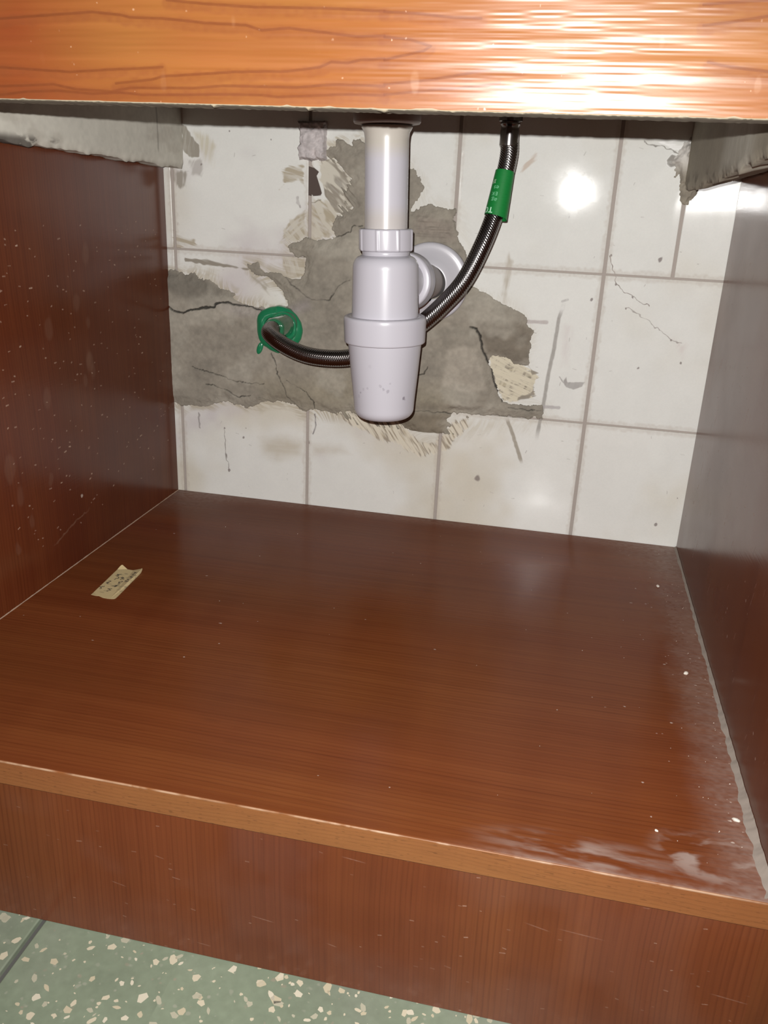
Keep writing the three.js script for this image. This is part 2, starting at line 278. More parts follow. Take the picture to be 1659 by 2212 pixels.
{
  const rad = Math.PI / 180;
  // name: colour, alpha, streak direction in degrees, streak strength, roughness
  const beige = [0.42, 0.36, 0.26], grey = [0.28, 0.245, 0.195], light = [0.6, 0.56, 0.47];
  const smear = (poly, col, alpha, deg, str, q, soft = 0.003, dens = 420) => {
    const ca = Math.cos(deg * rad), sa = Math.sin(deg * rad), seed = Math.round(poly[0][0] * 9999);
    glaze.over(bounds(poly, 0.008), (x, y) => {
      const u = x * ca + y * sa, v = -x * sa + y * ca;
      const wv = v + 0.004 * (vn(u * 40, v * 40, seed) - 0.5);
      const st = 0.65 * vn(u * 55, wv * dens, seed) + 0.35 * vn(u * 160, wv * dens * 2.3, seed + 5);
      const d = polyDist(x, y, poly) + (st - 0.5) * 0.009 * str + (vn(x * 220, y * 220, seed + 2) - 0.5) * 0.002;
      const a = sstep(-soft * 0.3, soft, d); if (a <= 0) return null;
      return [...col, a * alpha * clamp(1 - str + str * sstep(0.28, 0.62, st) * 1.15), q];
    });
  };
  // thin cement film wiped off the repair on to the tiles around it
  glaze.over(bounds(P.outline, 0.03), (x, y) => {
    const d = polyDist(x, y, P.outline); if (d < -0.026) return null;
    const n = fbm(x * 38, y * 38, 77, 4), ang = 2.2 * fbm(x * 12, y * 12, 79, 2) - 1.6, u = x * Math.cos(ang) + y * Math.sin(ang), v = -x * Math.sin(ang) + y * Math.cos(ang), st = 0.6 * vn(u * 60, v * 480, 81) + 0.4 * vn(u * 140, v * 1000, 83);
    const side = 0.35 + 0.65 * sstep(0.3, 0.17, x);
    const a = sstep(-0.006 - 0.03 * (n - 0.3), 0.0, d) * (0.25 + 0.75 * sstep(0.3, 0.6, st)) * side;
    return a > 0.01 ? [mix(0.56, 0.4, st), mix(0.5, 0.345, st), mix(0.385, 0.25, st), a * 0.85, 0.7] : null;
  });
  smear(SM.s23, [0.58, 0.53, 0.4], 0.75, 80, 0.45, 0.5, 0.006);
  smear(SM.s14, [0.5, 0.43, 0.31], 0.6, 0, 0.12, 0.3, 0.016); smear(SM.s14b, [0.5, 0.43, 0.33], 0.5, 0, 0.12, 0.4, 0.012);
  smear(SM.s12, light, 0.8, 65, 0.6, 0.6, 0.012);
  smear(SM.s1, beige, 0.95, -12, 0.4, 0.7, 0.002); smear(SM.s2, beige, 1, -38, 0.55, 0.75); smear(SM.s2, light, 0.9, -50, 0.95, 0.75, 0.003, 300);
  smear(SM.s3, grey, 1, -42, 0.15, 0.8, 0.001); smear(SM.s3, light, 1, -42, 0.9, 0.75, 0.002, 260);
  smear(SM.s4, beige, 0.95, 35, 0.45, 0.75, 0.003); smear(SM.s4, light, 0.8, -50, 0.9, 0.7, 0.002); smear(SM.s5, beige, 0.9, -75, 0.5, 0.75, 0.002); smear(SM.s5, light, 0.7, -5, 0.9, 0.7);
  smear(SM.s8, light, 0.8, -15, 0.7, 0.6, 0.01); smear(SM.s6, grey, 0.95, -12, 0.2, 0.85, 0.001); smear(SM.s7, [0.4, 0.36, 0.29], 0.85, -40, 0.55, 0.8, 0.003);
  smear(SM.s9, [0.5, 0.44, 0.31], 1, 25, 0.3, 0.75, 0.003); smear(SM.s9, grey, 0.9, 15, 0.9, 0.8, 0.001, 700); smear(SM.s9, [0.68, 0.62, 0.48], 1, -24, 1, 0.8, 0.001, 850); smear(SM.s9, [0.66, 0.6, 0.46], 0.8, 70, 1.25, 0.8, 0.001, 300);
  smear(SM.s10, grey, 0.9, 0, 0.1, 0.85, 0.001); smear(SM.s10b, grey, 0.9, 20, 0.1, 0.85, 0.001);
  smear(SM.s11, [0.5, 0.43, 0.31], 1, -52, 0.6, 0.75, 0.004); smear(SM.s11, [0.3, 0.25, 0.19], 0.85, -52, 1, 0.8, 0.002, 650); smear(SM.s11, [0.7, 0.64, 0.52], 0.95, -55, 1, 0.8, 0.002, 560);
  smear(SM.s13, grey, 0.8, 85, 0.45, 0.8, 0.003); smear(SM.s13b, [0.3, 0.27, 0.22], 0.95, 80, 0.15, 0.8, 0.001); smear(SM.s13c, [0.46, 0.43, 0.4], 0.8, 60, 0.4, 0.7, 0.003); smear(SM.s13d, beige, 0.9, -15, 0.7, 0.7, 0.002);
  smear(SM.s15, [0.33, 0.31, 0.29], 0.95, 70, 0.15, 0.5, 0.0008, 240); smear(SM.s16, [0.5, 0.45, 0.37], 0.85, 85, 0.3, 0.12, 0.004); smear(SM.s17, [0.52, 0.4, 0.31], 0.7, 45, 0.7, 0.1, 0.003);
  smear(SM.s18, [0.66, 0.59, 0.57], 0.5, 85, 0.3, 0.3, 0.008); smear(SM.s19, [0.66, 0.58, 0.55], 0.5, 60, 0.4, 0.3, 0.008);
  smear(SM.s20, [0.27, 0.25, 0.22], 0.95, 0, 0.15, 0.8, 0.002); smear(SM.s21, [0.6, 0.57, 0.54], 0.6, 0, 0.5, 0.6, 0.003); smear(SM.s22, [0.3, 0.27, 0.22], 0.9, 60, 0.35, 0.8, 0.003);
  const ST = Object.fromEntries(Object.entries(STROKES).map(([k, v]) => [k, pairs(v)]));
  glaze.stroke(ST.l1, 0.0034, [0.36, 0.34, 0.31], 0.95, { wob: 0.0006, fade: 0.12, patchy: 0.15, q: 0.7 });
  glaze.stroke(ST.l2, 0.0034, [0.36, 0.32, 0.26], 0.95, { wob: 0.0006, fade: 0.12, patchy: 0.15, q: 0.7 });
  glaze.stroke(ST.l3, 0.0036, [0.42, 0.37, 0.35], 0.85, { wob: 0.0006, patchy: 0.2, q: 0.7 }); glaze.stroke(ST.l4, 0.003, [0.42, 0.39, 0.38], 0.85, { wob: 0.0006, patchy: 0.2, q: 0.7 });
  glaze.stroke(ST.l5, 0.00065, [0.2, 0.15, 0.13], 0.9, { wob: 0.003 }); glaze.stroke(ST.l6, 0.0006, [0.28, 0.24, 0.22], 0.8, { wob: 0.003 });
  glaze.stroke(ST.l7, 0.0018, [0.2, 0.18, 0.17], 0.7, { wob: 0.003 }); glaze.stroke(ST.l8, 0.0008, [0.2, 0.17, 0.16], 0.75, { wob: 0.003 }); glaze.stroke(ST.l9, 0.0014, [0.16, 0.14, 0.15], 0.8, { wob: 0.001 });
  glaze.stroke(ST.l10, 0.002, [0.4, 0.38, 0.37], 0.6); glaze.stroke(ST.l11, 0.0011, [0.2, 0.17, 0.13], 0.8, { wob: 0.001 }); glaze.stroke(ST.l12, 0.0028, [0.35, 0.32, 0.31], 0.7, { wob: 0.002 }); glaze.stroke(ST.l13, 0.001, [0.2, 0.18, 0.16], 0.85, { wob: 0.003 });
  for (let i = 0; i < SPOTS.length; i += 3) glaze.blob(SPOTS[i] * 0.001, SPOTS[i + 1] * 0.001, SPOTS[i + 2] * 0.001, [0.22, 0.18, 0.17], 0.8, { seed: i, ax: 0.8 });
  const r = rng(5);
  for (let i = 0; i < 130; i++) { const x = WX0 + r() * 0.68, y = WY0 + r() * 0.46, l = 0.001 + 0.003 * r(), a = (r() - 0.5) * 0.8 + (r() < 0.3 ? 1.4 : 0); glaze.stroke([[x, y], [x + l * Math.cos(a), y + l * Math.sin(a)]], 0.0006, [0.34, 0.31, 0.29], 0.3 + 0.3 * r()); }
  // dirt along the joints
  for (const yy of YJ) glaze.stroke([[WX0, yy], [WX1, yy]], 0.0085, [0.5, 0.43, 0.36], 0.35, { wob: 0.003, seed: 31 });
  for (let k = -1; k < 5; k++) glaze.stroke([[T0 + k * TS, WY0], [T0 + k * TS, WY1]], 0.0085, [0.5, 0.43, 0.36], 0.35, { wob: 0.003, seed: 37 });
}
const glazed = new THREE.MeshPhysicalMaterial({ map: glaze.tex(), roughnessMap: glaze.scalar(), roughness: 1, ior: 1.5, bumpMap: scalarTex(512, 512, (u, v) => fbm(u * 9, v * 9, 71, 3)), bumpScale: 0.0003 });
{
  const gx = 0.0016, gy = 0.0009, bev = 0.0007;
  const xs = [-0.1414, T0, T0 + TS, T0 + 2 * TS, T0 + 3 * TS, T0 + 4 * TS, T0 + 5 * TS];
  const make = (x0, y0, x1, y1, hole) => {
    const s = new THREE.Shape(); const a = x0 + gx + bev, b = y0 + gy + bev, c = x1 - gx - bev, d = y1 - gy - bev;
    s.moveTo(a, b); s.lineTo(c, b); s.lineTo(c, d); s.lineTo(a, d); if (hole) { s.lineTo(a, hole[0][1]); for (const q of hole.slice(1, 8)) s.lineTo(Math.max(q[0], a + 0.001), q[1]); s.lineTo(a, hole[8][1]); } s.closePath();
    const g = new THREE.ExtrudeGeometry(s, { depth: 0.0055, bevelEnabled: true, bevelThickness: bev, bevelSize: bev, bevelSegments: 2, steps: 1 });
    g.translate(0, 0, -0.0055 - bev);
    setUV(g, (x, y) => [(x - WX0) / (WX1 - WX0), (y - WY0) / (WY1 - WY0)]);
    part('tile', g, glazed, wall);
  };
  for (let c = 0; c < 6; c++) for (let r = 0; r < 4; r++) {
    const y1 = r < 3 ? YJ[r + 1] : YJ[3] + TS, y0 = YJ[r];
    if (r === 2 && c === 4) { make(xs[c], y0, 0.5229, y1); make(0.5229, y0, xs[c + 1], y1); }
    else make(xs[c], y0, xs[c + 1], y1, r === 2 && c === 2 ? P.hole : null);
  }
}
// brown plug deep in the broken hole
{
  const h = P.hole, x0 = Math.min(...h.map(q => q[0])) - 0.0012, x1 = Math.max(...h.map(q => q[0])), y0 = Math.min(...h.map(q => q[1])), y1 = Math.max(...h.map(q => q[1]));
  const wood = new THREE.MeshStandardMaterial({ color: new THREE.Color().setRGB(0.085, 0.06, 0.05), roughness: 0.85, bumpMap: scalarTex(128, 128, (u, v) => fbm(u * 20, v * 4, 3)), bumpScale: 0.0006 });
  const s = new THREE.Shape(); s.moveTo(x0 + 0.0012, y0 + 0.0025); s.quadraticCurveTo((x0 + x1) / 2, y0 - 0.0005, x1 - 0.001, y0 + 0.003); s.lineTo(x1 - 0.004, y1 - 0.005); s.lineTo(x0 + 0.001, y1 - 0.001); s.closePath();
  const g = new THREE.ExtrudeGeometry(s, { depth: 0.004, bevelEnabled: true, bevelSize: 0.0005, bevelThickness: 0.0005, bevelSegments: 2 }); g.translate(0, 0, -0.0056);
  const m = solo('wall_plug', g, wood, 'dark brown plug sunk in the chipped hole in the tile left of the drain pipe', 'plug');
}
// cement repair as one relief
function relief(name, poly, x0, y0, x1, y1, step, heightFn, colorFn, mat) {
  const nx = Math.round((x1 - x0) / step), ny = Math.round((y1 - y0) / step);
  const H = new Float32Array((nx + 1) * (ny + 1)), id = new Int32Array(H.length).fill(-1);
  for (let j = 0, i = 0; j <= ny; j++) for (let k = 0; k <= nx; k++, i++) H[i] = heightFn(x0 + k * step, y0 + j * step, i);
  const pos = [], col = [], uv = [], idx = [];
  const vert = (i) => { if (id[i] < 0) { const k = i % (nx + 1), j = (i - k) / (nx + 1), x = x0 + k * step, y = y0 + j * step; id[i] = pos.length / 3; pos.push(x, y, Math.max(H[i], -0.0012)); col.push(...colorFn(x, y, i)); uv.push(x, y); } return id[i]; };
  for (let j = 0; j < ny; j++) for (let k = 0; k < nx; k++) {
    const a = j * (nx + 1) + k, b = a + 1, c = a + nx + 1, d = c + 1;
    if (Math.max(H[a], H[b], H[c], H[d]) < -0.0002) continue;
    const A = vert(a), B = vert(b), C = vert(c), D = vert(d); idx.push(A, B, D, A, D, C);
  }
  const g = new THREE.BufferGeometry();
  g.setAttribute('position', new THREE.Float32BufferAttribute(pos, 3)); g.setAttribute('color', new THREE.Float32BufferAttribute(col, 3)); g.setAttribute('uv', new THREE.Float32BufferAttribute(uv, 2)); g.setIndex(idx); g.computeVertexNormals();
  return part(name, g, mat, wall);
}
const cementMat = new THREE.MeshStandardMaterial({ vertexColors: true, roughness: 0.93 });
{
  const x0 = -0.009, y0 = 0.10, x1 = 0.43, y1 = 0.402, step = 0.0006, nx = Math.round((x1 - x0) / step), ny = Math.round((y1 - y0) / step);
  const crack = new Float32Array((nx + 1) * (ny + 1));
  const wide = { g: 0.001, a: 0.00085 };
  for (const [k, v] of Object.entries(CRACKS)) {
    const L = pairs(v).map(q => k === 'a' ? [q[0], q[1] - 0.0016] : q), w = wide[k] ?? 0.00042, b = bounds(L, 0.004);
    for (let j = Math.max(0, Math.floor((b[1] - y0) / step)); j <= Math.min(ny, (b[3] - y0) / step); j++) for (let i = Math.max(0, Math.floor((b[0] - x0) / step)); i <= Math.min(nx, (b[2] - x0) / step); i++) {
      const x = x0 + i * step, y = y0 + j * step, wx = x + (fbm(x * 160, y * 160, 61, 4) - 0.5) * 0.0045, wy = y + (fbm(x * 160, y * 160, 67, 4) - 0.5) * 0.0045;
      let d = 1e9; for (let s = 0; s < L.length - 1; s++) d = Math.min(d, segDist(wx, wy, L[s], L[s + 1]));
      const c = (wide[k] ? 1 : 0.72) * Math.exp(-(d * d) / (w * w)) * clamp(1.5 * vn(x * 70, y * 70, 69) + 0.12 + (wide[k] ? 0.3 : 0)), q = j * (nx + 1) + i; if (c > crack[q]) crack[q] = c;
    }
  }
  const near = (poly, x, y, m) => sstep(-m, m, polyDist(x, y, poly));
  const bs3 = bounds(SM.s3, 0.006), bs11 = bounds(SM.s11, 0.006), inB = (b, x, y) => x > b[0] && x < b[2] && y > b[1] && y < b[3];
  const height = (x, y, i) => {
    let d = polyDist(x, y, P.outline); if (d < -0.012) return -0.01;
    d += (fbm(x * 150, y * 150, 91, 5) - 0.5) * 0.0065 + (vn(x * 900, y * 900, 93) - 0.5) * 0.001;
    if (d < 0.022) {
      let w = 0, ang = -0.75; if (inB(bs3, x, y)) w = near(SM.s3, x, y, 0.005); if (inB(bs11, x, y)) { w = Math.max(w, near(SM.s11, x, y, 0.005)); ang = -0.93; }
      if (w) { const u = x * Math.cos(ang) + y * Math.sin(ang), v = -x * Math.sin(ang) + y * Math.cos(ang); d += w * (0.6 * vn(u * 60, v * 330, 97) + 0.4 * vn(u * 120, v * 900, 98) - 0.5) * 0.042; }
    }
    const blob = polyDist(x, y, P.blob);
    let h = 0.0022 + 0.0034 * (fbm(x * 20, y * 20, 101, 3) - 0.2) + 0.0004 * (fbm(x * 260, y * 260, 103, 2) - 0.5) + 0.0008 * (vn(x * 90, y * 140, 107) - 0.5) + 0.0035 * sstep(0, 0.012, blob);
    const pk = near(P.dark_pocket, x, y, 0.006); if (pk > 0) h += pk * (0.0025 * (vn(x * 80, y * 420, 109) - 0.5) + 0.0015 * (fbm(x * 300, y * 300, 111) - 0.5));
    h *= 0.22 * sstep(-0.0003, 0.0008, d) + 0.78 * sstep(0, 0.011, d); h -= 0.0003 * (1 - sstep(-0.0005, 0.0005, d)) + (d < -0.0006 ? 0.01 : 0);
    const c = crack[i]; if (c > 0.02 && h > 0.0004) h = Math.max(0.0004, h - c * c * 0.004);
    return h;
  };
  const color = (x, y, i) => {
    let c = [0.315, 0.282, 0.23];
    const t = (p, q, a, m = 0.006) => { const k = near(p, x, y, m) * a; if (k > 0) c = c.map((v, n) => mix(v, q[n], k)); };
    const n1 = fbm(x * 28, y * 28, 121), n2 = fbm(x * 300, y * 300, 125, 3);
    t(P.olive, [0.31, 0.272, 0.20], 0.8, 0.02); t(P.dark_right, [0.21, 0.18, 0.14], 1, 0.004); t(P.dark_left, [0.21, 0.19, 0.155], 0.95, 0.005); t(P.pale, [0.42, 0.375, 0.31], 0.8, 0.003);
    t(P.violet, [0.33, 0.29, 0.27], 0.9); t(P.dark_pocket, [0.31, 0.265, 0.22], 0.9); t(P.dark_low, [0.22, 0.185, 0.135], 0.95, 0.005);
    const n3 = fbm(x * 75, y * 110, 127, 3); let k = 0.74 + 0.34 * n1 + 0.3 * (n2 - 0.5) + 0.26 * (n3 - 0.35);
    if (n1 > 0.56) c = c.map((v, n) => mix(v, [0.4, 0.37, 0.31][n], sstep(0.56, 0.72, n1) * 0.5));
    k *= 1 - 0.86 * clamp(crack[i] * 1.3);  // shade of the deep cracks painted into the vertex colour
    return [c[0] * k, c[1] * k, c[2] * k];
  };
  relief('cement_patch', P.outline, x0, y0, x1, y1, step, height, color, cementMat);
  // crumbly lump dropped from above over the joint
  const bl = bounds(P.lump, 0.004);
  relief('cement_lump', P.lump, bl[0], bl[1], bl[2], bl[3], 0.0006, (x, y) => {
    const d = polyDist(x, y, P.lump) + (fbm(x * 330, y * 330, 131, 3) - 0.5) * 0.003; if (d < -0.0006) return -0.01;
    return (0.007 + 0.008 * (fbm(x * 60, y * 60, 133) - 0.5) + 0.004 * (fbm(x * 220, y * 220, 135) - 0.5)) * sstep(-0.0003, 0.0022, d) - 0.0002;
  }, (x, y) => { const n = fbm(x * 90, y * 90, 137), n2 = fbm(x * 320, y * 320, 139), k = 0.45 + 0.8 * n + 0.5 * (n2 - 0.4); return [0.56 * k, 0.51 * k, 0.5 * k]; }, cementMat);
}

{ const b = bounds(P.fillet, 0.004);
  relief('cement_fillet', P.fillet, b[0], b[1], b[2], b[3], 0.0006, (x, y) => {
    const d = polyDist(x, y, P.fillet) + (fbm(x * 200, y * 200, 141, 4) - 0.5) * 0.008; if (d < -0.0006) return -0.01;
    return (0.0035 + 0.004 * (fbm(x * 120, y * 120, 143) - 0.5)) * sstep(-0.0003, 0.005, d) + 0.0001;
  }, (x, y) => { const k = 0.6 + 0.8 * fbm(x * 120, y * 120, 145), m = sstep(0.362, 0.385, y); return [mix(0.29, 0.52, m) * k, mix(0.255, 0.49, m) * k, mix(0.2, 0.45, m) * k]; }, cementMat); }

// counter slab above the niche
solo('counter_slab', boxBetween([-0.6, 0.442, -0.001], [1.2, 0.5, 0.48], 0.003, (x, y, z) => [x * 3, z * 3]), new THREE.MeshStandardMaterial({ color: new THREE.Color().setRGB(0.12, 0.11, 0.1), roughness: 0.9 }), null, null, 'structure');

// ---------------------------------------------------------------- concrete brackets left and right under the slab
function bracket(name, label, xin, xout, zmax, yb, yo, ytop, seed, paint) {
  const nz = 220, prof = []; const ny = 34, nu = 12;
  for (let i = 0; i <= ny; i++) prof.push([0, i / ny]); for (let i = 1; i <= nu; i++) prof.push([1, i / nu]);
  const pos = [], uv = [], idx = [], s = Math.sign(xout - xin);
  for (let j = 0; j <= nz; j++) {
    const z = 0.0004 + (zmax - 0.0004) * j / nz, rag = (fbm(z * 75, seed, seed, 3) - 0.5) * 0.0055;
    const b = yb(z) + rag, o = yo(z) + rag * 0.5;
    for (const [k, t] of prof) {
      let x, y; if (k === 0) { y = mix(ytop, b, t); x = xin + s * ((fbm(z * 50, y * 50, seed + 3) - 0.5) * 0.00022 + (fbm(z * 300, y * 300, seed + 5, 2) - 0.5) * 0.00012 + 0.0016 * sstep(0.93, 1, t)); }
      else { x = mix(xin + s * 0.0016, xout, t); y = mix(b, o, t) + (fbm(z * 120, x * 120, seed + 7) - 0.5) * 0.0012 * (t < 1 ? 1 : 0); }
      pos.push(x, y, z); uv.push(z / zmax, (y - 0.34) / 0.11);
    }
    pos.push(xout, ytop, z); uv.push(z / zmax, 1);
  }
  const m = prof.length + 1;
  for (let j = 0; j < nz; j++) for (let i = 0; i < m; i++) { const a = j * m + i, b = j * m + (i + 1) % m, c = a + m, d = b + m; if (s < 0) idx.push(a, b, d, a, d, c); else idx.push(a, d, b, a, c, d); }
  const cap = (j, f) => { const base = j * m; for (let i = 1; i < m - 1; i++) f ? idx.push(base, base + i, base + i + 1) : idx.push(base, base + i + 1, base + i); };
  cap(0, s > 0); cap(nz, s < 0);
  const g = new THREE.BufferGeometry(); g.setAttribute('position', new THREE.Float32BufferAttribute(pos, 3)); g.setAttribute('uv', new THREE.Float32BufferAttribute(uv, 2)); g.setIndex(idx); g.computeVertexNormals();
  const sh = new Sheet(0, 0.34, zmax, 0.45, 1024, 256).fill(paint); 
  const mat = new THREE.MeshStandardMaterial({ map: sh.tex(), roughness: 0.92 });
  return solo(name, g, mat, label, 'bracket');
}
const plasterTone = (x, y, s) => 0.86 + 0.2 * fbm(x * 25, y * 25, s) + 0.14 * (fbm(x * 260, y * 260, s + 4, 2) - 0.5);
bracket('concrete_bracket', 'pale grey concrete bracket above the left cabinet side, smooth with a dark smudge', 0.0222, 0.0004, 0.47, z => 0.3558 + 0.0285 * z, z => 0.3565 + 0.03 * z, 0.4415, 11, (z, y) => {
  const k = plasterTone(z, y, 201); let c = [0.62, 0.59, 0.51];
  const m = (q, a) => { c = c.map((v, n) => mix(v, q[n], clamp(a))); };
  m([0.5, 0.46, 0.39], sstep(0.5, 0.7, fbm(z * 30, y * 60, 205)) * 0.6); m([0.24, 0.22, 0.19], sstep(0.0022, 0.001, Math.abs(z - 0.055 - 0.002 * vn(y * 90, 1, 3))) * 0.5 * sstep(0.366, 0.372, y));
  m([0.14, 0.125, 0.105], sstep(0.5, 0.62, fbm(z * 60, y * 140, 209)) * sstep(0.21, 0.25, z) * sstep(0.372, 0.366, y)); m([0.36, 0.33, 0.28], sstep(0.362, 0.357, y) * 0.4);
  return [c[0] * k, c[1] * k, c[2] * k];
});
bracket('concrete_bracket', 'rough brownish grey concrete bracket above the right cabinet side with a ragged lower edge', 0.5205, W - 0.0004, 0.47, z => 0.3545 + 0.006 * z + 0.085 * z * z, z => 0.367 + 0.03 * z, 0.4415, 23, (z, y) => {
  const k = plasterTone(z, y, 221); let c = [0.36, 0.315, 0.24];
  const m = (q, a) => { c = c.map((v, n) => mix(v, q[n], clamp(a))); };
  m([0.55, 0.52, 0.44], sstep(0.2, 0.24, z + 0.02 * fbm(z * 40, y * 60, 3)) * sstep(0.34, 0.30, z) * sstep(0.36, 0.367, y) * (0.4 + 0.6 * fbm(z * 100, y * 30, 225)));
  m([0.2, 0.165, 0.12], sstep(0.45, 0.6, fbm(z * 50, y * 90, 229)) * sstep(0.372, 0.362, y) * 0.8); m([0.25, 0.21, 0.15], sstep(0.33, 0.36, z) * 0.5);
  return [c[0] * k, c[1] * k, c[2] * k];
});
// ---------------------------------------------------------------- the cabinet
const cabinet = thing('sink_cabinet', 'open reddish brown wood-grain cabinet under the sink with an orange front board', 'cabinet', [0, 0, 0]);
const grainC = (u, v, s, base, dark, light) => {       // u along the grain, v across, metres
  const w = v + 0.02 * fbm(u * 2.3, v * 4, s, 3) + 0.0008 * vn(u * 14, v * 40, s + 1);
  const band = fbm(u * 1.2, w * 50, s + 2, 3), fine = vn(u * 7, w * 520, s + 5), pore = vn(u * 45, w * 1150, s + 7), big = fbm(u * 1.6, w * 9, s + 9, 2), fid = vn(u * 55, v * 11, s + 13);
  const ph = w * 300 + 5 * fbm(u * 1.1, w * 14, s + 15, 2), saw = ph - Math.floor(ph), vein = sstep(0.55, 0.9, saw) * sstep(1, 0.95, saw) * (0.25 + 0.75 * vn(3, Math.floor(ph) * 1.7, s + 17));
  const t = 0.42 * (band - 0.5) + 0.2 * (fine - 0.5) + 0.5 * (big - 0.5) + 0.12 * (fid - 0.5);
  const c = base.map((b, n) => t < 0 ? mix(b, dark[n], clamp(-t * 2.6)) : mix(b, light[n], clamp(t * 2.6)));
  const k = 0.42 * vein + sstep(0.72, 0.92, pore) * 0.16, hue = 0.22 * (fbm(u * 3, w * 16, s + 21, 2) - 0.5);
  return [mix(c[0], dark[0] * 0.75, k), mix(c[1], dark[1] * 0.75, k) * (1 + hue), mix(c[2], dark[2] * 0.75, k) * (1 + hue * 0.5)];
};
const RED = [[0.108, 0.026, 0.009], [0.078, 0.017, 0.0062], [0.14, 0.038, 0.0125]];
const woodBump = scalarTex(512, 1024, (u, v) => 0.5 * vn(u * 22, v * 420, 5) + 0.5 * fbm(u * 60, v * 200, 7, 2));
// side panels: grain upright
function panelSheet(seed, nicks) {
  const sh = new Sheet(0, 0, 0.52, 0.46, 1040, 920).fill((z, y) => { const c = grainC(y, z, seed, ...RED); return [...c, 0.15 + 0.16 * fbm(z * 14, y * 14, seed + 20)]; });
  nicks(sh); return new THREE.MeshPhysicalMaterial({ map: sh.tex(), roughnessMap: sh.scalar(), roughness: 1, ior: 1.5, specularIntensity: 0.55, bumpMap: woodBump, bumpScale: 0.00003 });
}
const leftMat = panelSheet(301, sh => {
  const r = rng(17), nick = [0.5, 0.36, 0.27];
  for (let i = 0; i < 210; i++) {
    const z = 0.01 + 0.30 * Math.pow(r(), 0.9), y = 0.035 + 0.27 * r(), l = 0.0008 + 0.0032 * r() * r();
    sh.stroke([[z, y], [z + l, y + (r() - 0.5) * 0.0012]], 0.0005 + 0.0006 * r(), nick, 0.35 + 0.6 * r(), { q: 0.6, seed: i });
  }
  sh.blob(0.205, 0.062, 0.0022, [0.5, 0.4, 0.33], 0.8, { q: 0.6 }); sh.stroke([[0.19, 0.045], [0.225, 0.04], [0.26, 0.03]], 0.0016, [0.3, 0.18, 0.12], 0.3, { wob: 0.002, fade: 0.2 });
  for (let i = 0; i < 14; i++) sh.blob(0.12 + 0.2 * r(), 0.05 + 0.25 * r(), 0.006 + 0.006 * r(), [0.22, 0.12, 0.08], 0.18, { seed: i + 50, ax: 0.6 });
});
const rightMat = panelSheet(331, sh => {
  const r = rng(19);
  for (let i = 0; i < 110; i++) { const z = 0.02 + 0.42 * r(), y = 0.02 + 0.3 * r(), l = 0.003 + 0.02 * r() * r(); sh.stroke([[z, y], [z + l * 0.3, y + l]], 0.0006 + 0.0012 * r(), [0.34, 0.2, 0.15], 0.15 + 0.35 * r() * r(), { q: 0.5, seed: i, wob: 0.001, fade: 0.3 }); }
  for (let i = 0; i < 60; i++) sh.blob(0.02 + 0.4 * r(), 0.02 + 0.3 * r(), 0.0004 + 0.0008 * r(), [0.5, 0.4, 0.34], 0.6, { seed: i, q: 0.6 });
});
const sideUV = (x, y, z) => [z / 0.52, y / 0.46];
part('side_panel', boxBetween([-0.0165, -0.0172, 0.0005], [0, 0.4415, ZF - 0.0005], 0.0008, sideUV), leftMat, cabinet);
part('side_panel', boxBetween([W, -0.0172, 0.0005], [W + 0.0165, 0.4415, ZF - 0.0005], 0.0008, sideUV), rightMat, cabinet);
// shelf: grain left to right, dusty at the right
const shelfSheet = new Sheet(0, 0, W, ZF, 1824, 1606).fill((x, z) => {
  let c = grainC(x, z, 351, [0.15, 0.04, 0.0125], [0.105, 0.025, 0.008], [0.19, 0.056, 0.017]);
  let q = 0.16 + 0.12 * fbm(x * 16, z * 16, 357) + 0.22 * sstep(0.14, 0, z);
  const dust = (d, col = [0.40, 0.33, 0.29]) => { d = clamp(d); c = c.map((v, n) => mix(v, col[n], d)); q = mix(q, 0.7, d); };
  const n = fbm(x * 60, z * 60, 361), f = fbm(x * 300, z * 500, 363, 2);
  dust(sstep(0.035, 0.0, W - x - 0.012 * n) * 0.24 * (0.5 + f));
  dust(sstep(0.10, 0.0, Math.hypot(W - x, z * 0.8)) * 0.4 * (0.4 + f)); dust(sstep(0.09, 0.0, Math.hypot(x - 0.02, z * 0.9)) * 0.3 * (0.4 + f)); dust(sstep(0.03, 0, z) * 0.22 * (0.4 + f));
  // wiped swirls near the front right corner
  const wx = x + 0.016 * (fbm(x * 45, z * 45, 365) - 0.5), wz = z + 0.016 * (fbm(x * 45, z * 45, 366) - 0.5);
  dust(sstep(0.036, 0.008, Math.hypot((wx - 0.542) * 0.9, (wz - 0.475) * 1.2)) * sstep(0.42, 0.7, fbm(wx * 70, wz * 130, 368)) * 0.62);
  dust(sstep(0.045, 0.0, Math.hypot((x - 0.47) * 0.6, (z - 0.489) * 2.4)) * 0.6 * sstep(0.3, 0.75, fbm(x * 50, z * 220, 367)));
  dust(sstep(0.494, 0.5018, z) * 0.3 * sstep(0.38, 0.46, x) * (0.3 + f));
  return [...c, q];
});
{
  const r = rng(23);
  for (let i = 0; i < 110; i++) { const e = r() < 0.6, x = e ? W - 0.004 - 0.06 * r() * r() : r() * W, z = r() * 0.49; shelfSheet.blob(x, z, 0.0003 + 0.0006 * r() * r(), [0.55, 0.46, 0.4], 0.75, { seed: i, q: 0.8, ax: 1 + r() }); }
}
const shelfMat = new THREE.MeshPhysicalMaterial({ map: shelfSheet.tex(), roughnessMap: shelfSheet.scalar(), roughness: 1, ior: 1.5, specularIntensity: 0.22, bumpMap: scalarTex(1024, 1024, (u, v) => 0.55 * vn(u * 14, v * 300, 5) + 0.45 * fbm(u * 40, v * 140, 7, 2)), bumpScale: 0.00005 });
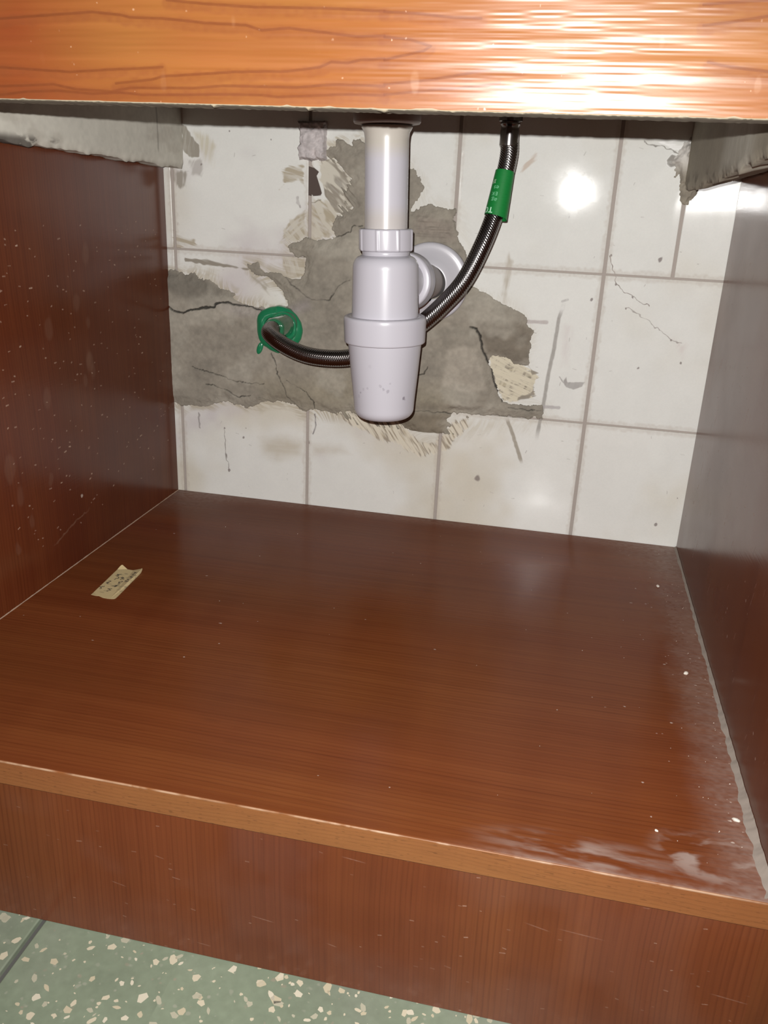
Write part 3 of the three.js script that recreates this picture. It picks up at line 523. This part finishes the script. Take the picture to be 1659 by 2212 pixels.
const shelf = part('bottom_panel', boxBetween([0.0004, -0.017, 0.0005], [W - 0.0004, 0, ZF - 0.0012], 0.0006, (x, y, z) => [x / W, z / ZF]), shelfMat, cabinet);
{ // edge band
  const sh = new Sheet(0, 0, W, 0.02, 2048, 96).fill((x, y) => { const c = grainC(x * 2.2, y * 1.3, 371, [0.24, 0.088, 0.028], [0.21, 0.074, 0.023], [0.27, 0.103, 0.034]); const p = sstep(0.8, 0.95, vn(x * 260, y * 2600, 375)) * 0.3; return [...c.map(v => v * (1 - p)), 0.42]; });
  const r = rng(29);
  for (let i = 0; i < 70; i++) { const x = r() * W; sh.stroke([[x, 0.0170], [x + 0.03 * r(), 0.0170]], 0.0009, [0.44, 0.28, 0.18], 0.3 + 0.4 * r(), { seed: i, fade: 0.3 }); }  // painted highlight: pale strokes where the top bevel catches the light
  part('edge_band', boxBetween([0.0002, -0.0172, ZF - 0.0012], [W - 0.0002, 0.0003, ZF], 0.0007, (x, y) => [x / W, (y + 0.0172) / 0.02]), new THREE.MeshPhysicalMaterial({ map: sh.tex(), roughnessMap: sh.scalar(), roughness: 1, bumpMap: woodBump, bumpScale: 0.00004 }), shelf);
}
{ // toe kick
  const sh = new Sheet(0, FLOOR, W, -0.017, 2048, 420).fill((x, y) => { const c = grainC(y, x, 381, [0.14, 0.037, 0.0122], [0.102, 0.025, 0.0085], [0.172, 0.049, 0.016]); const d = fbm(x * 14, y * 14, 385), h = sstep(0.5, 0.75, d) * 0.05 + sstep(-0.08, FLOOR, y) * 0.06; return [mix(c[0], 0.3, h), mix(c[1], 0.22, h), mix(c[2], 0.2, h), 0.15 + 0.08 * d]; });
  const r = rng(31); for (let i = 0; i < 90; i++) { const x = r() * W, y = FLOOR + 0.112 * r(), l = 0.0008 + 0.004 * r() * r(), a = -0.25 + 0.5 * r(); sh.stroke([[x, y], [x + l * Math.cos(a), y + l * Math.sin(a)]], 0.0004 + 0.0004 * r(), [0.5, 0.34, 0.26], 0.5 * r() * r() + 0.1, { seed: i, q: 0.6 }); }
  for (let i = 0; i < 12; i++) { const x = r() * W, y = FLOOR + 0.112 * r(); sh.stroke([[x, y], [x + 0.03 * r(), y - 0.004 * r()]], 0.0006, [0.34, 0.2, 0.15], 0.35, { seed: i, fade: 0.3 }); }
  part('toe_kick', boxBetween([-0.0165, FLOOR + 0.0002, ZF - 0.02], [W + 0.0165, -0.0174, ZF - 0.0042], 0.0008, (x, y) => [x / W, (y - FLOOR) / (-0.017 - FLOOR)]), new THREE.MeshPhysicalMaterial({ map: sh.tex(), roughnessMap: sh.scalar(), roughness: 1, specularIntensity: 0.5, bumpMap: woodBump, bumpScale: 0.00003 }), cabinet);
}
// apron: orange board across the front, its raw lower edge chipped
const AY0 = 0.3742, AY1 = 0.50;
const G = APRON_GRAIN.map(v => pairs(v));
const apronSheet = new Sheet(-0.0165, AY0, W + 0.0165, AY1, 2048, 440).fill((x, y) => {
  const bend = 0.003 * fbm(x * 8, y * 20, 401); const w = y + bend;
  const band = fbm(x * 4, w * 90, 403, 3), fine = vn(x * 30, w * 900, 405), red = sstep(0.24, 0.17, x) * (0.55 + 0.5 * fbm(x * 18, y * 30, 407)) + 0.35 * sstep(0.5, 0.75, fbm(x * 9, y * 30, 409));
  let c = [0.212, 0.08, 0.02]; c = [mix(c[0], 0.185, red), mix(c[1], 0.048, red), mix(c[2], 0.014, red)];
  const k = 0.9 + 0.28 * (band - 0.4) + 0.12 * (fine - 0.5); return [c[0] * k, c[1] * k, c[2] * k, 0.22 + 0.06 * fine];
});
G.forEach((L, i) => { apronSheet.stroke(L, 0.00095, [0.085, 0.022, 0.008], 0.62, { wob: 0.00015, patchy: 0.4, seed: i }); apronSheet.stroke(L.map(q => [q[0], q[1] - 0.0012]), 0.0042, [0.14, 0.04, 0.014], 0.42, { wob: 0.001, seed: i + 40 }); });
{ // more growth lines higher up and to the sides, out of the picture
  for (let i = 0; i < 12; i++) { const L = []; for (let k = 0; k <= 30; k++) { const x = -0.0165 + 0.603 * k / 30; L.push([x, 0.417 + 0.007 * i + 0.006 * fbm(x * 9, i, 411)]); } apronSheet.stroke(L, 0.0015, [0.085, 0.022, 0.008], 0.6, { wob: 0.001, seed: i }); }
  const r = rng(37); for (let i = 0; i < 70; i++) { const x = 0.05 + 0.5 * r(), y = AY0 + 0.045 * r(); apronSheet.blob(x, y, 0.0002 + 0.0003 * r(), [0.45, 0.3, 0.2], 0.6 * r(), { seed: i, ax: 0.5 + r(), q: 0.5 }); }
  for (let i = 0; i < 9; i++) { const x = 0.12 + 0.4 * r(), y = AY0 + 0.04 * r(); apronSheet.blob(x, y, 0.003 + 0.002 * r(), [0.32, 0.17, 0.08], 0.14 * r(), { seed: i, ax: 0.4, q: 0.45 }); }
}
const apronMat = new THREE.MeshPhysicalMaterial({ map: apronSheet.tex(), roughnessMap: apronSheet.scalar(), roughness: 1, ior: 1.65,
  bumpMap: scalarTex(1024, 1024, (u, v) => { const w = v + 0.006 * vn(u * 9, v * 20, 3); return 0.82 * vn(u * 13, w * 34, 421) + 0.18 * vn(u * 40, w * 140, 423); }), bumpScale: 0.0004 });
const apron = part('apron', boxBetween([-0.0165, AY0, ZF - 0.016], [W + 0.0165, AY1, ZF], 0.0005, (x, y) => [(x + 0.0165) / (W + 0.033), (y - AY0) / (AY1 - AY0)]), apronMat, cabinet);
{
  const n = 900, pos = [], idx = [], r = rng(43);
  for (let i = 0; i <= n; i++) {
    const x = -0.0165 + (W + 0.033) * i / n, fib = Math.pow(vn(x * 210, 3, 431), 14) * 0.0012 + 0.0003 * vn(x * 900, 4, 433), up = 0.0002 + 0.0006 * Math.pow(vn(x * 160, 7, 435), 8);
    const yb = AY0 - 0.0002 - fib;
    pos.push(x, AY0 + up, ZF + 0.00025, x, yb, ZF + 0.00015, x, AY0 - 0.0002 - 0.0002 * vn(x * 500, 9, 437), ZF - 0.008, x, AY0 - 0.0002 - 0.0003 * vn(x * 700, 5, 439), ZF - 0.0158);
  }
  for (let i = 0; i < n; i++) for (let k = 0; k < 3; k++) { const a = i * 4 + k, b = a + 1, c = a + 4, d = b + 4; idx.push(a, b, d, a, d, c); }
  const g = new THREE.BufferGeometry(); g.setAttribute('position', new THREE.Float32BufferAttribute(pos, 3)); g.setIndex(idx); g.computeVertexNormals();
  const e = part('raw_edge', g, new THREE.MeshStandardMaterial({ color: new THREE.Color().setRGB(0.24, 0.2, 0.138), roughness: 0.95, side: THREE.DoubleSide }), apron); e.userData.label = 'pale chipped raw board edge';
}

// ---------------------------------------------------------------- drain trap
const lathe = (pts, seg = 72) => new THREE.LatheGeometry(pts.map(p => new THREE.Vector2(Math.max(p[0], 0), p[1])), seg);
const plastic = (c, o = {}) => new THREE.MeshPhysicalMaterial({ color: new THREE.Color().setRGB(...c), roughness: 0.3, ior: 1.46, ...o });
const trap = thing('bottle_trap', 'white plastic bottle trap hanging on its drain pipe in the middle of the cabinet', 'drain trap', [0.2791, 0.1545, 0.165]);
trap.rotation.z = 0.0316;
{
  const white = plastic([0.53, 0.51, 0.555]), stained = new Sheet(0, 0, 1, 1, 8, 256).fill((u, v) => { const t = Math.max(sstep(0.7, 0.88, v), sstep(0.42, 0.26, v) * 0.6); return [mix(0.53, 0.51, t), mix(0.51, 0.47, t), mix(0.555, 0.41, t), 0.3]; });
  const pipeMat = new THREE.MeshPhysicalMaterial({ map: stained.tex(), roughness: 0.3 });
  const R = 0.0176;
  part('tail_pipe', ((g) => setUV(g, (x, y) => [0.5, clamp((y - 0.14) / 0.097, 0.01, 0.99)]))(lathe([[R - 0.002, 0.14], [R, 0.14], [R, 0.226], [R + 0.0006, 0.231], [R + 0.0025, 0.2345], [R + 0.003, 0.236], [R - 0.002, 0.236]].flatMap((p, i, L) => i === 1 ? [p, ...Array.from({ length: 8 }, (_, k) => [R, 0.14 + 0.086 * (k + 1) / 9])] : [p]))), pipeMat, trap);
  // waste flange above, up to the slab
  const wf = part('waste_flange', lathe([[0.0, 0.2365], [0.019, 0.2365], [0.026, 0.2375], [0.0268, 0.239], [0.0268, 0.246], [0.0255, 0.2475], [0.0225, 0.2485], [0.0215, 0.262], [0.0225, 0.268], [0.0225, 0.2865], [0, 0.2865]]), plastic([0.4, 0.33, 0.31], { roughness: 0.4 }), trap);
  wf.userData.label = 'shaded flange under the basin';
  // ribbed collar nut
  const pts = [], N = 144, geo = []; const prof = [[0.018, 0.1415], [0.0215, 0.1415], [0.0222, 0.1422], [0.0226, 0.1432], [0.0226, 0.1575], [0.0221, 0.1585], [0.021, 0.159], [0.018, 0.159]];
  const nut = new THREE.LatheGeometry(prof.map(p => new THREE.Vector2(...p)), N); const pp = nut.attributes.position;
  for (let i = 0; i < pp.count; i++) { const x = pp.getX(i), z = pp.getZ(i), r = Math.hypot(x, z), a = Math.atan2(x, z); if (r > 0.0215) { const k = 1 + 0.035 * (sstep(0.86, 0.97, Math.cos(a * 8 + 0.9))) - 0.012; pp.setX(i, x * k); pp.setZ(i, z * k); } }
  nut.computeVertexNormals(); part('collar_nut', nut, white, trap);
  part('neck_ring', lathe([[0.0175, 0.1372], [0.0196, 0.1372], [0.0196, 0.1418], [0.0175, 0.1418]]), plastic([0.5, 0.48, 0.52]), trap);
  const body = [[0.019, 0.1382], [0.0208, 0.138]]; for (let i = 0; i <= 10; i++) { const a = Math.PI / 2 * (1 - i / 10); body.push([0.0210 + 0.0064 * Math.cos(a), 0.1275 + 0.0098 * Math.sin(a)]); }
  body.push([0.0277, 0.115], [0.0284, 0.086]); part('upper_body', lathe(body), white, trap);
  // lower cup with dirt marks
  const cupTex = new Sheet(0, 0, 0.19, 0.07, 1024, 384).fill((u, v) => [0.53, 0.51, 0.555, 0.3]);
  for (const [u, v, r, a] of [[0.137, 0.022, 0.0018, 0.75], [0.148, 0.021, 0.001, 0.4], [0.905, 0.026, 0.0012, 0.45], [0.925, 0.03, 0.0015, 0.2], [0.95, 0.031, 0.0012, 0.25], [0.03, 0.031, 0.0012, 0.35], [0.05, 0.029, 0.0016, 0.4], [0.015, 0.034, 0.0015, 0.25], [0.06, 0.036, 0.001, 0.25], [0.89, 0.022, 0.002, 0.18], [0.965, 0.05, 0.002, 0.1]]) cupTex.blob(u * 0.19, v, r, [0.2, 0.18, 0.21], a, { seed: Math.round(u * 999) });
  const cup = [[0, 0]]; cup.push([0.012, 0.0003]); for (let i = 0; i <= 10; i++) { const a = -Math.PI / 2 + Math.PI / 2 * i / 10; cup.push([0.0178 + 0.0085 * Math.cos(a), 0.0095 + 0.009 * Math.sin(a)]); } cup.push([0.0268, 0.016], [0.0292, 0.040], [0.0316, 0.066], [0.0318, 0.0695]);
  const cg = lathe(cup); setUV(cg, (x, y, z) => { let u = Math.atan2(x, z) / (2 * Math.PI); if (u < 0) u += 1; return [u, y / 0.07]; });
  { // fix the seam of the uv wheel
    const uvA = cg.attributes.uv, n = cup.length, segs = 72; for (let i = 0; i <= segs; i++) for (let j = 0; j < n; j++) uvA.setXY(i * n + j, i / segs, cup[j][1] / 0.07);
  }
  part('lower_cup', cg, new THREE.MeshPhysicalMaterial({ map: cupTex.tex(), roughness: 0.33, ior: 1.46 }), trap);
  part('ring_nut', lathe([[0.028, 0.0664], [0.0338, 0.0664], [0.0345, 0.067], [0.0347, 0.068], [0.0352, 0.084], [0.0352, 0.0868], [0.0346, 0.088], [0.0336, 0.0886], [0.0318, 0.0886], [0.0312, 0.0880], [0.0306, 0.0886], [0.0284, 0.0886]]), white, trap);
  // outlet towards the wall: stub, nut, grey pipe, wall flange. Its axis drops a little
  const out = (name, prof, mat, z0, dir = out0) => { const g = lathe(prof, 72); const q = new THREE.Quaternion().setFromUnitVectors(new THREE.Vector3(0, 1, 0), dir); g.applyQuaternion(q); const m = part(name, g, mat, trap); m.position.copy(a0).addScaledVector(dir, z0); return m; };
  const inv = new THREE.Matrix4(); trap.updateMatrix(); inv.copy(trap.matrix).invert();
  const a0 = new THREE.Vector3(0.2765, 0.2715, 0.165).applyMatrix4(inv), a1 = new THREE.Vector3(0.2875, 0.2578, 0.0).applyMatrix4(inv);
  const out0 = a1.clone().sub(a0).normalize(), L = a1.distanceTo(a0);
  out('outlet_stub', [[0.016, 0.02], [0.019, 0.02], [0.019, 0.062], [0.016, 0.062]], white, 0);
  out('outlet_nut', [[0.019, 0], [0.0232, 0], [0.0246, 0.0012], [0.0252, 0.003], [0.0256, 0.012], [0.0262, 0.0125], [0.0262, 0.0165], [0.0252, 0.0178], [0.019, 0.0178]], white, 0.056);
  out('outlet_pipe', [[0.0155, 0], [0.0172, 0], [0.0172, L - 0.0725]], plastic([0.42, 0.39, 0.38], { roughness: 0.5 }), 0.072).userData.label = 'grey outlet pipe';
  const flat = new THREE.Vector3(0, 0, -1);
  const fl = lathe([[0.0176, 0.017], [0.020, 0.0168], [0.024, 0.0135], [0.030, 0.0095], [0.0345, 0.0085], [0.0365, 0.009], [0.0385, 0.0075], [0.039, 0.0045], [0.039, 0.0004], [0.0176, 0.0004]], 96); fl.rotateX(Math.PI / 2);
  const f = part('wall_flange', fl, plastic([0.56, 0.545, 0.58]), trap); f.position.copy(new THREE.Vector3(0.2885, 0.2578, 0.003).applyMatrix4(inv)); f.rotation.z = -0.0316;
}

// ---------------------------------------------------------------- braided hose
const hosePts = [[0.3613, 0.392, 0.075], [0.3623, 0.3779, 0.075], [0.3602, 0.359, 0.077], [0.3552, 0.3281, 0.085], [0.3466, 0.2987, 0.095], [0.333, 0.2684, 0.1], [0.3155, 0.2468, 0.1], [0.2993, 0.2307, 0.1], [0.2763, 0.2124, 0.1], [0.2501, 0.1987, 0.1], [0.2277, 0.1921, 0.1], [0.2049, 0.1903, 0.1], [0.1857, 0.1915, 0.098], [0.1674, 0.1954, 0.092], [0.1519, 0.2006, 0.084], [0.1408, 0.2046, 0.0735], [0.1358, 0.2058, 0.058], [0.1347, 0.2052, 0.042], [0.1336, 0.2046, 0.03]].map(p => new THREE.Vector3(...p));
const hose = thing('braided_hose', 'dark braided metal water hose curving behind the trap with a green paper label', 'hose', [0, 0, 0]);
{
  const curve = new THREE.CatmullRomCurve3(hosePts, false, 'centripetal'); curve.arcLengthDivisions = 2000;
  const len = curve.getLength(), nt = 1900, ns = 84, R = 0.0078, fr = curve.computeFrenetFrames(nt, false), pos = [], idx = [];
  for (let i = 0; i <= nt; i++) {
    const p = curve.getPointAt(i / nt), s = len * i / nt;
    for (let k = 0; k < ns; k++) {
      const a = k / ns * Math.PI * 2, c1 = Math.cos(a * 14 + s * 2 * Math.PI / 0.0021), c2 = Math.cos(a * 14 - s * 2 * Math.PI / 0.0021);
      const r = R + 0.00019 * Math.max(c1, 0.25 * c2 - 0.2);
      const v = fr.normals[i].clone().multiplyScalar(Math.cos(a) * r).addScaledVector(fr.binormals[i], Math.sin(a) * r).add(p); pos.push(v.x, v.y, v.z);
    }
  }
  for (let i = 0; i < nt; i++) for (let k = 0; k < ns; k++) { const a = i * ns + k, b = i * ns + (k + 1) % ns, c = a + ns, d = b + ns; idx.push(a, b, d, a, d, c); }
  const g = new THREE.BufferGeometry(); g.setAttribute('position', new THREE.Float32BufferAttribute(pos, 3)); g.setIndex(idx); g.computeVertexNormals();
  const steel = new THREE.MeshStandardMaterial({ color: new THREE.Color().setRGB(0.24, 0.225, 0.22), metalness: 1, roughness: 0.24 });
  const chrome = new THREE.MeshStandardMaterial({ color: new THREE.Color().setRGB(0.3, 0.28, 0.275), metalness: 1, roughness: 0.2 });
  part('braid', g, steel, hose);
  const fer = part('ferrule', lathe([[0.0070, 0], [0.0079, 0], [0.0083, 0.0008], [0.0083, 0.0125], [0.0079, 0.0133], [0.0079, 0.0165], [0.0086, 0.0172], [0.0086, 0.0195], [0.007, 0.02]], 40), chrome, hose); fer.position.set(0.3613, 0.383, 0.075);
  const hex = new THREE.CylinderGeometry(0.0105, 0.0105, 0.011, 6); const hx = part('hex_nut', hex, chrome, hose); hx.position.set(0.3613, 0.4086, 0.075); hx.rotation.y = 0.3;
  part('threaded_shank', lathe([[0.0055, 0], ...Array.from({ length: 18 }, (_, i) => [0.0062 + (i % 2) * 0.0006, 0.0015 * i]), [0.0055, 0.0277]], 32), chrome, hose).position.set(0.3613, 0.414, 0.075);
  // paper label: a stiff sleeve that stands off at the lower right
  const cv = document.createElement('canvas'); cv.width = 640; cv.height = 480; const x = cv.getContext('2d');
  x.fillStyle = '#107a34'; x.fillRect(0, 0, 640, 480);
  for (let i = 0; i < 500; i++) { x.fillStyle = i % 2 ? 'rgba(20,140,60,0.10)' : 'rgba(5,70,25,0.10)'; x.fillRect((i * 97) % 640, (i * 61) % 480, 24, 5); }
  x.save(); x.translate(292, 408); x.rotate(Math.PI); x.fillStyle = '#b9e6c6'; x.font = 'bold 84px sans-serif'; x.fillText('TO', 0, 0); x.restore();
  const rows = ['ag', 'EK', 'es', 'IF'];
  rows.forEach((t, i) => { x.save(); x.translate(312 - i * 4, 308 - i * 66); x.rotate(Math.PI); x.fillStyle = i === 3 ? '#b4c4ac' : '#6fb787'; x.font = 'bold 56px sans-serif'; x.fillText(t, i === 3 ? 44 : 0, 0); x.restore(); });
  x.fillStyle = '#e8c84a'; x.fillRect(478, 352, 26, 22); x.fillStyle = '#b8442c'; x.fillRect(482, 374, 20, 12); x.fillStyle = '#d8e8d8'; x.fillRect(476, 398, 24, 5); x.fillRect(476, 412, 24, 5);
  const lt = new THREE.CanvasTexture(cv); lt.colorSpace = THREE.SRGBColorSpace;
  const n = 64, m = 12, lp = [], lu = [], li = [], T = new THREE.Vector3(0.3602, 0.3624, 0.0768), B = new THREE.Vector3(0.3562, 0.3244, 0.0862);
  const ax = B.clone().sub(T).normalize(), ex = new THREE.Vector3(1, 0, 0).addScaledVector(ax, -ax.x).normalize(), ez = new THREE.Vector3().crossVectors(ex, ax).normalize(); if (ez.z < 0) ez.negate();
  for (let layer = 0; layer < 2; layer++) for (let j = 0; j <= m; j++) for (let i = 0; i <= n; i++) {
    const t = j / m, a = -Math.PI + i / n * Math.PI * 2, r = mix(0.0084, 0.0104, t) - layer * 0.00012, skew = 0.0011 * Math.sin(a) * (t > 0.5 ? t - 0.5 : 0) * 2;
    const p = T.clone().lerp(B, t).addScaledVector(ax, skew).addScaledVector(ex, Math.sin(a) * r).addScaledVector(ez, Math.cos(a) * r); lp.push(p.x, p.y, p.z); lu.push(i / n, 1 - t);
  }
  const q = (m + 1) * (n + 1);
  for (let j = 0; j < m; j++) for (let i = 0; i < n; i++) { const a = j * (n + 1) + i, b = a + 1, c = a + n + 1, d = c + 1; li.push(a, c, d, a, d, b, q + a, q + d, q + c, q + a, q + b, q + d); }
  for (const j of [0, m]) for (let i = 0; i < n; i++) { const a = j * (n + 1) + i, b = a + 1; li.push(a, b, q + b, a, q + b, q + a); }
  const lg = new THREE.BufferGeometry(); lg.setAttribute('position', new THREE.Float32BufferAttribute(lp, 3)); lg.setAttribute('uv', new THREE.Float32BufferAttribute(lu, 2)); lg.setIndex(li); lg.computeVertexNormals();
  part('paper_label', lg, new THREE.MeshPhysicalMaterial({ map: lt, roughness: 0.5, side: THREE.DoubleSide }), hose).userData.label = 'green printed paper label';
}

// ---------------------------------------------------------------- green plug ring with the wall outlet
const outlet = thing('wall_outlet', 'green plastic ring and nut on the wall where the hose starts left of the trap', 'water outlet', [0.1262, 0.1985, 0.0035]); outlet.scale.set(1.12, 1.12, 1);
{
  const green = new THREE.MeshPhysicalMaterial({ color: new THREE.Color().setRGB(0.014, 0.21, 0.09), roughness: 0.25, ior: 1.5, clearcoat: 0.6, clearcoatRoughness: 0.15 });
  const dark = new THREE.MeshPhysicalMaterial({ color: new THREE.Color().setRGB(0.03, 0.16, 0.075), roughness: 0.12, ior: 1.5, clearcoat: 1, clearcoatRoughness: 0.06 });
  const wob = (g, amp, seed) => { const p = g.attributes.position; for (let i = 0; i < p.count; i++) { const x = p.getX(i), y = p.getY(i), a = Math.atan2(y, x), r = Math.hypot(x, y); if (r > 1e-5) { const k = 1 + amp * (vn(Math.cos(a) * 2 + 5, Math.sin(a) * 2 + 5, seed) - 0.5) + amp * 0.2 * (vn(Math.cos(a) * 6 + 9, Math.sin(a) * 6 + 9, seed + 1) - 0.5); p.setX(i, x * k); p.setY(i, y * k); } p.setZ(i, p.getZ(i) + amp * 0.006 * (vn(x * 200, y * 200, seed + 2) - 0.5)); } g.computeVertexNormals(); return g; };
  const ring = lathe([[0.013, 0.001], [0.013, 0.005], [0.0145, 0.0066], [0.0175, 0.0062], [0.0195, 0.0048], [0.0222, 0.0035], [0.0232, 0.0015], [0.0234, -0.003], [0.013, -0.003]], 80); ring.rotateX(Math.PI / 2); part('ring', wob(ring, 0.16, 5), green, outlet);
  const cup = lathe([[0, -0.003], [0.0125, -0.003], [0.0128, 0.001], [0.0118, 0.0062], [0.0106, 0.0092], [0.0103, 0.02], [0.0106, 0.0225], [0.0103, 0.025], [0.0102, 0.0385], [0.0096, 0.042], [0.0086, 0.0432], [0, 0.0432]], 60); cup.rotateX(Math.PI / 2); const c = part('nut', wob(cup, 0.06, 9), dark, outlet); c.position.set(0.0082, 0.0055, 0);
  const lip = new THREE.TorusGeometry(0.0118, 0.0022, 14, 48, 4.6); lip.rotateZ(-1.9); part('rim', wob(lip, 0.08, 12), green, outlet).position.set(0.0068, 0.0036, 0.0085);
  const tab = new THREE.SphereGeometry(0.0042, 20, 14); tab.scale(0.7, 1.5, 0.45); tab.rotateZ(-0.35); part('drip', tab, green, outlet).position.set(-0.0188, -0.0196, 0.0008);
}

// ---------------------------------------------------------------- tape, dust, crumbs on the shelf
{
  const pts = [[0.0478, 0.2808], [0.0545, 0.2800], [0.060, 0.2821], [0.0665, 0.2822], [0.0708, 0.2794], [0.0688, 0.249], [0.0667, 0.2222], [0.0604, 0.2174 + 0.004], [0.0575, 0.2232], [0.052, 0.2228], [0.0457, 0.2205], [0.0433, 0.2262], [0.0453, 0.252]];
  const s = new THREE.Shape(); s.moveTo(pts[0][0], -pts[0][1]); const cv = new THREE.CatmullRomCurve3(pts.map(p => new THREE.Vector3(p[0], -p[1], 0)), true, 'catmullrom', 0.25); for (const p of cv.getPoints(90)) s.lineTo(p.x, p.y);
  const g = new THREE.ExtrudeGeometry(s, { depth: 0.00025, bevelEnabled: false, steps: 1 }); g.rotateX(-Math.PI / 2);
  const p = g.attributes.position; for (let i = 0; i < p.count; i++) { const x = p.getX(i), z = p.getZ(i), e = sstep(0.227, 0.2195, z) * (sstep(0.05, 0.045, x) + sstep(0.062, 0.067, x)) + 0.4 * sstep(0.2795, 0.2822, z) * sstep(0.056, 0.049, x); p.setY(i, p.getY(i) + 0.0002 + 0.003 * e); }
  setUV(g, (x, y, z) => [(x - 0.04) / 0.034, (0.285 - z) / 0.07]); g.computeVertexNormals();
  const c = document.createElement('canvas'); c.width = 256; c.height = 512; const x = c.getContext('2d'); x.fillStyle = '#c5b184'; x.fillRect(0, 0, 256, 512);
  for (let i = 0; i < 900; i++) { x.fillStyle = i % 3 ? 'rgba(150,130,90,0.14)' : 'rgba(225,210,170,0.16)'; x.fillRect(hash(i, 1, 3) * 256, hash(i, 2, 3) * 512, 3 + hash(i, 3, 3) * 26, 2); }
  x.fillStyle = 'rgba(110,100,80,0.25)'; for (let i = 0; i < 26; i++) { x.beginPath(); x.ellipse(hash(i, 5, 3) * 256, 90 + hash(i, 6, 3) * 340, 10 + 18 * hash(i, 7, 3), 8, 0, 0, 7); x.fill(); }
  x.strokeStyle = 'rgba(40,36,34,0.8)'; x.lineWidth = 6; x.lineCap = 'round'; // worn handwriting, two lines running along the strip
  const squiggle = (px, py, k) => { x.beginPath(); x.moveTo(px, py); for (let i = 1; i < 5; i++) x.quadraticCurveTo(px + (hash(k, i, 7) - 0.5) * 52, py - i * 9 + (hash(k, i, 8) - 0.5) * 34, px + (hash(k, i, 9) - 0.5) * 36, py - i * 10); x.stroke(); };
  [[62, 380], [78, 300], [86, 230], [74, 180], [130, 400], [142, 330], [140, 280], [178, 250], [186, 190], [170, 140], [128, 220]].forEach(([a, b], k) => squiggle(a, b, k));
  const t = new THREE.CanvasTexture(c); t.colorSpace = THREE.SRGBColorSpace;
  solo('masking_tape', g, new THREE.MeshStandardMaterial({ map: t, roughness: 0.8 }), 'piece of beige masking tape with worn handwriting stuck on the cabinet floor', 'tape');
}
const dustMat = new THREE.MeshStandardMaterial({ color: new THREE.Color().setRGB(0.26, 0.215, 0.18), roughness: 1 });
function ridge(name, label, x, dir, w, mat, seed) {
  const n = 420, pos = [], idx = [], m = 6;
  for (let i = 0; i <= n; i++) {
    const z = 0.0015 + 0.4965 * i / n, k = w(z) * (0.55 + 0.9 * fbm(z * 120, seed, seed, 3)), h = k * 0.55;
    for (let j = 0; j <= m; j++) { const t = j / m, r = k * t, y = h * Math.pow(1 - t, 1.6) + 0.00008 + (j === m ? -0.0001 : 0.0003 * (vn(z * 900, j * 5, seed + 2) - 0.4) * (1 - t)); pos.push(x + dir * r, Math.max(0.00002, y), z + (j % 2) * 0.0002); }
  }
  for (let i = 0; i < n; i++) for (let j = 0; j < m; j++) { const a = i * (m + 1) + j, b = a + 1, c = a + m + 1, d = c + 1; dir > 0 ? idx.push(a, c, d, a, d, b) : idx.push(a, d, c, a, b, d); }
  const g = new THREE.BufferGeometry(); g.setAttribute('position', new THREE.Float32BufferAttribute(pos, 3)); g.setIndex(idx); g.computeVertexNormals();
  return solo(name, g, mat, label, 'dust', 'stuff');
}
ridge('dust_line', 'grey line of dust along the foot of the right cabinet side', W - 0.0002, -1, z => 0.0022 + 0.0012 * sstep(0.1, 0.45, z) + 0.0014 * sstep(0.34, 0.47, z), dustMat, 503);
ridge('dust_line', 'thin pale line of dust along the foot of the left cabinet side', 0.0002, 1, () => 0.0007, new THREE.MeshStandardMaterial({ color: new THREE.Color().setRGB(0.36, 0.24, 0.17), roughness: 1 }), 509);
{
  const crumbMat = new THREE.MeshStandardMaterial({ color: new THREE.Color().setRGB(0.66, 0.6, 0.52), roughness: 0.9 });
  const crumbGeo = (s) => { const g = new THREE.IcosahedronGeometry(1, 2), p = g.attributes.position; for (let i = 0; i < p.count; i++) { const v = new THREE.Vector3().fromBufferAttribute(p, i), k = 0.7 + 0.6 * vn(v.x * 1.5 + 5, v.y * 1.5 + v.z * 1.3 + 5, s); p.setXYZ(i, v.x * k, v.y * k * 0.6, v.z * k * 0.7); } g.computeVertexNormals(); return g; };
  for (const [x, z, r, label, s] of [[0.5592, 0.4382, 0.0022, 'white plaster crumb beside the dust line near the front right', 3], [0.5417, 0.1106, 0.0017, 'pale crumb near the back right corner of the cabinet floor', 5], [0.5493, 0.2707, 0.0019, 'pale crumb near the right side halfway along the cabinet floor', 7], [0.512, 0.4596, 0.0011, 'tiny white crumb left of the dusty front right corner', 9]]) {
    const m = solo('plaster_crumb', crumbGeo(s), crumbMat, label, 'crumb'); m.scale.setScalar(r); m.position.set(x, r * 0.5, z); m.rotation.y = s; }
  const r = rng(61), N = 60, im = new THREE.InstancedMesh(crumbGeo(11), crumbMat, N), M = new THREE.Matrix4();
  for (let i = 0; i < N; i++) { const e = i < 45, s = 0.00015 + 0.0004 * r() * r(); const x = e ? W - 0.006 - 0.07 * r() * r() : 0.02 + 0.52 * r(), z = e ? 0.02 + 0.46 * r() : 0.02 + 0.46 * r(); M.makeRotationY(r() * 6); M.scale(new THREE.Vector3(s, s, s)); M.setPosition(x, s * 0.5, z); im.setMatrixAt(i, M); }
  im.name = 'grit'; im.userData = { label: 'fine pale grit scattered over the brown cabinet floor', category: 'grit', kind: 'stuff' }; im.castShadow = im.receiveShadow = true; scene.add(im);
}
for (const o of [...scene.children]) numberChildren(o);
renderer.render(scene, camera);
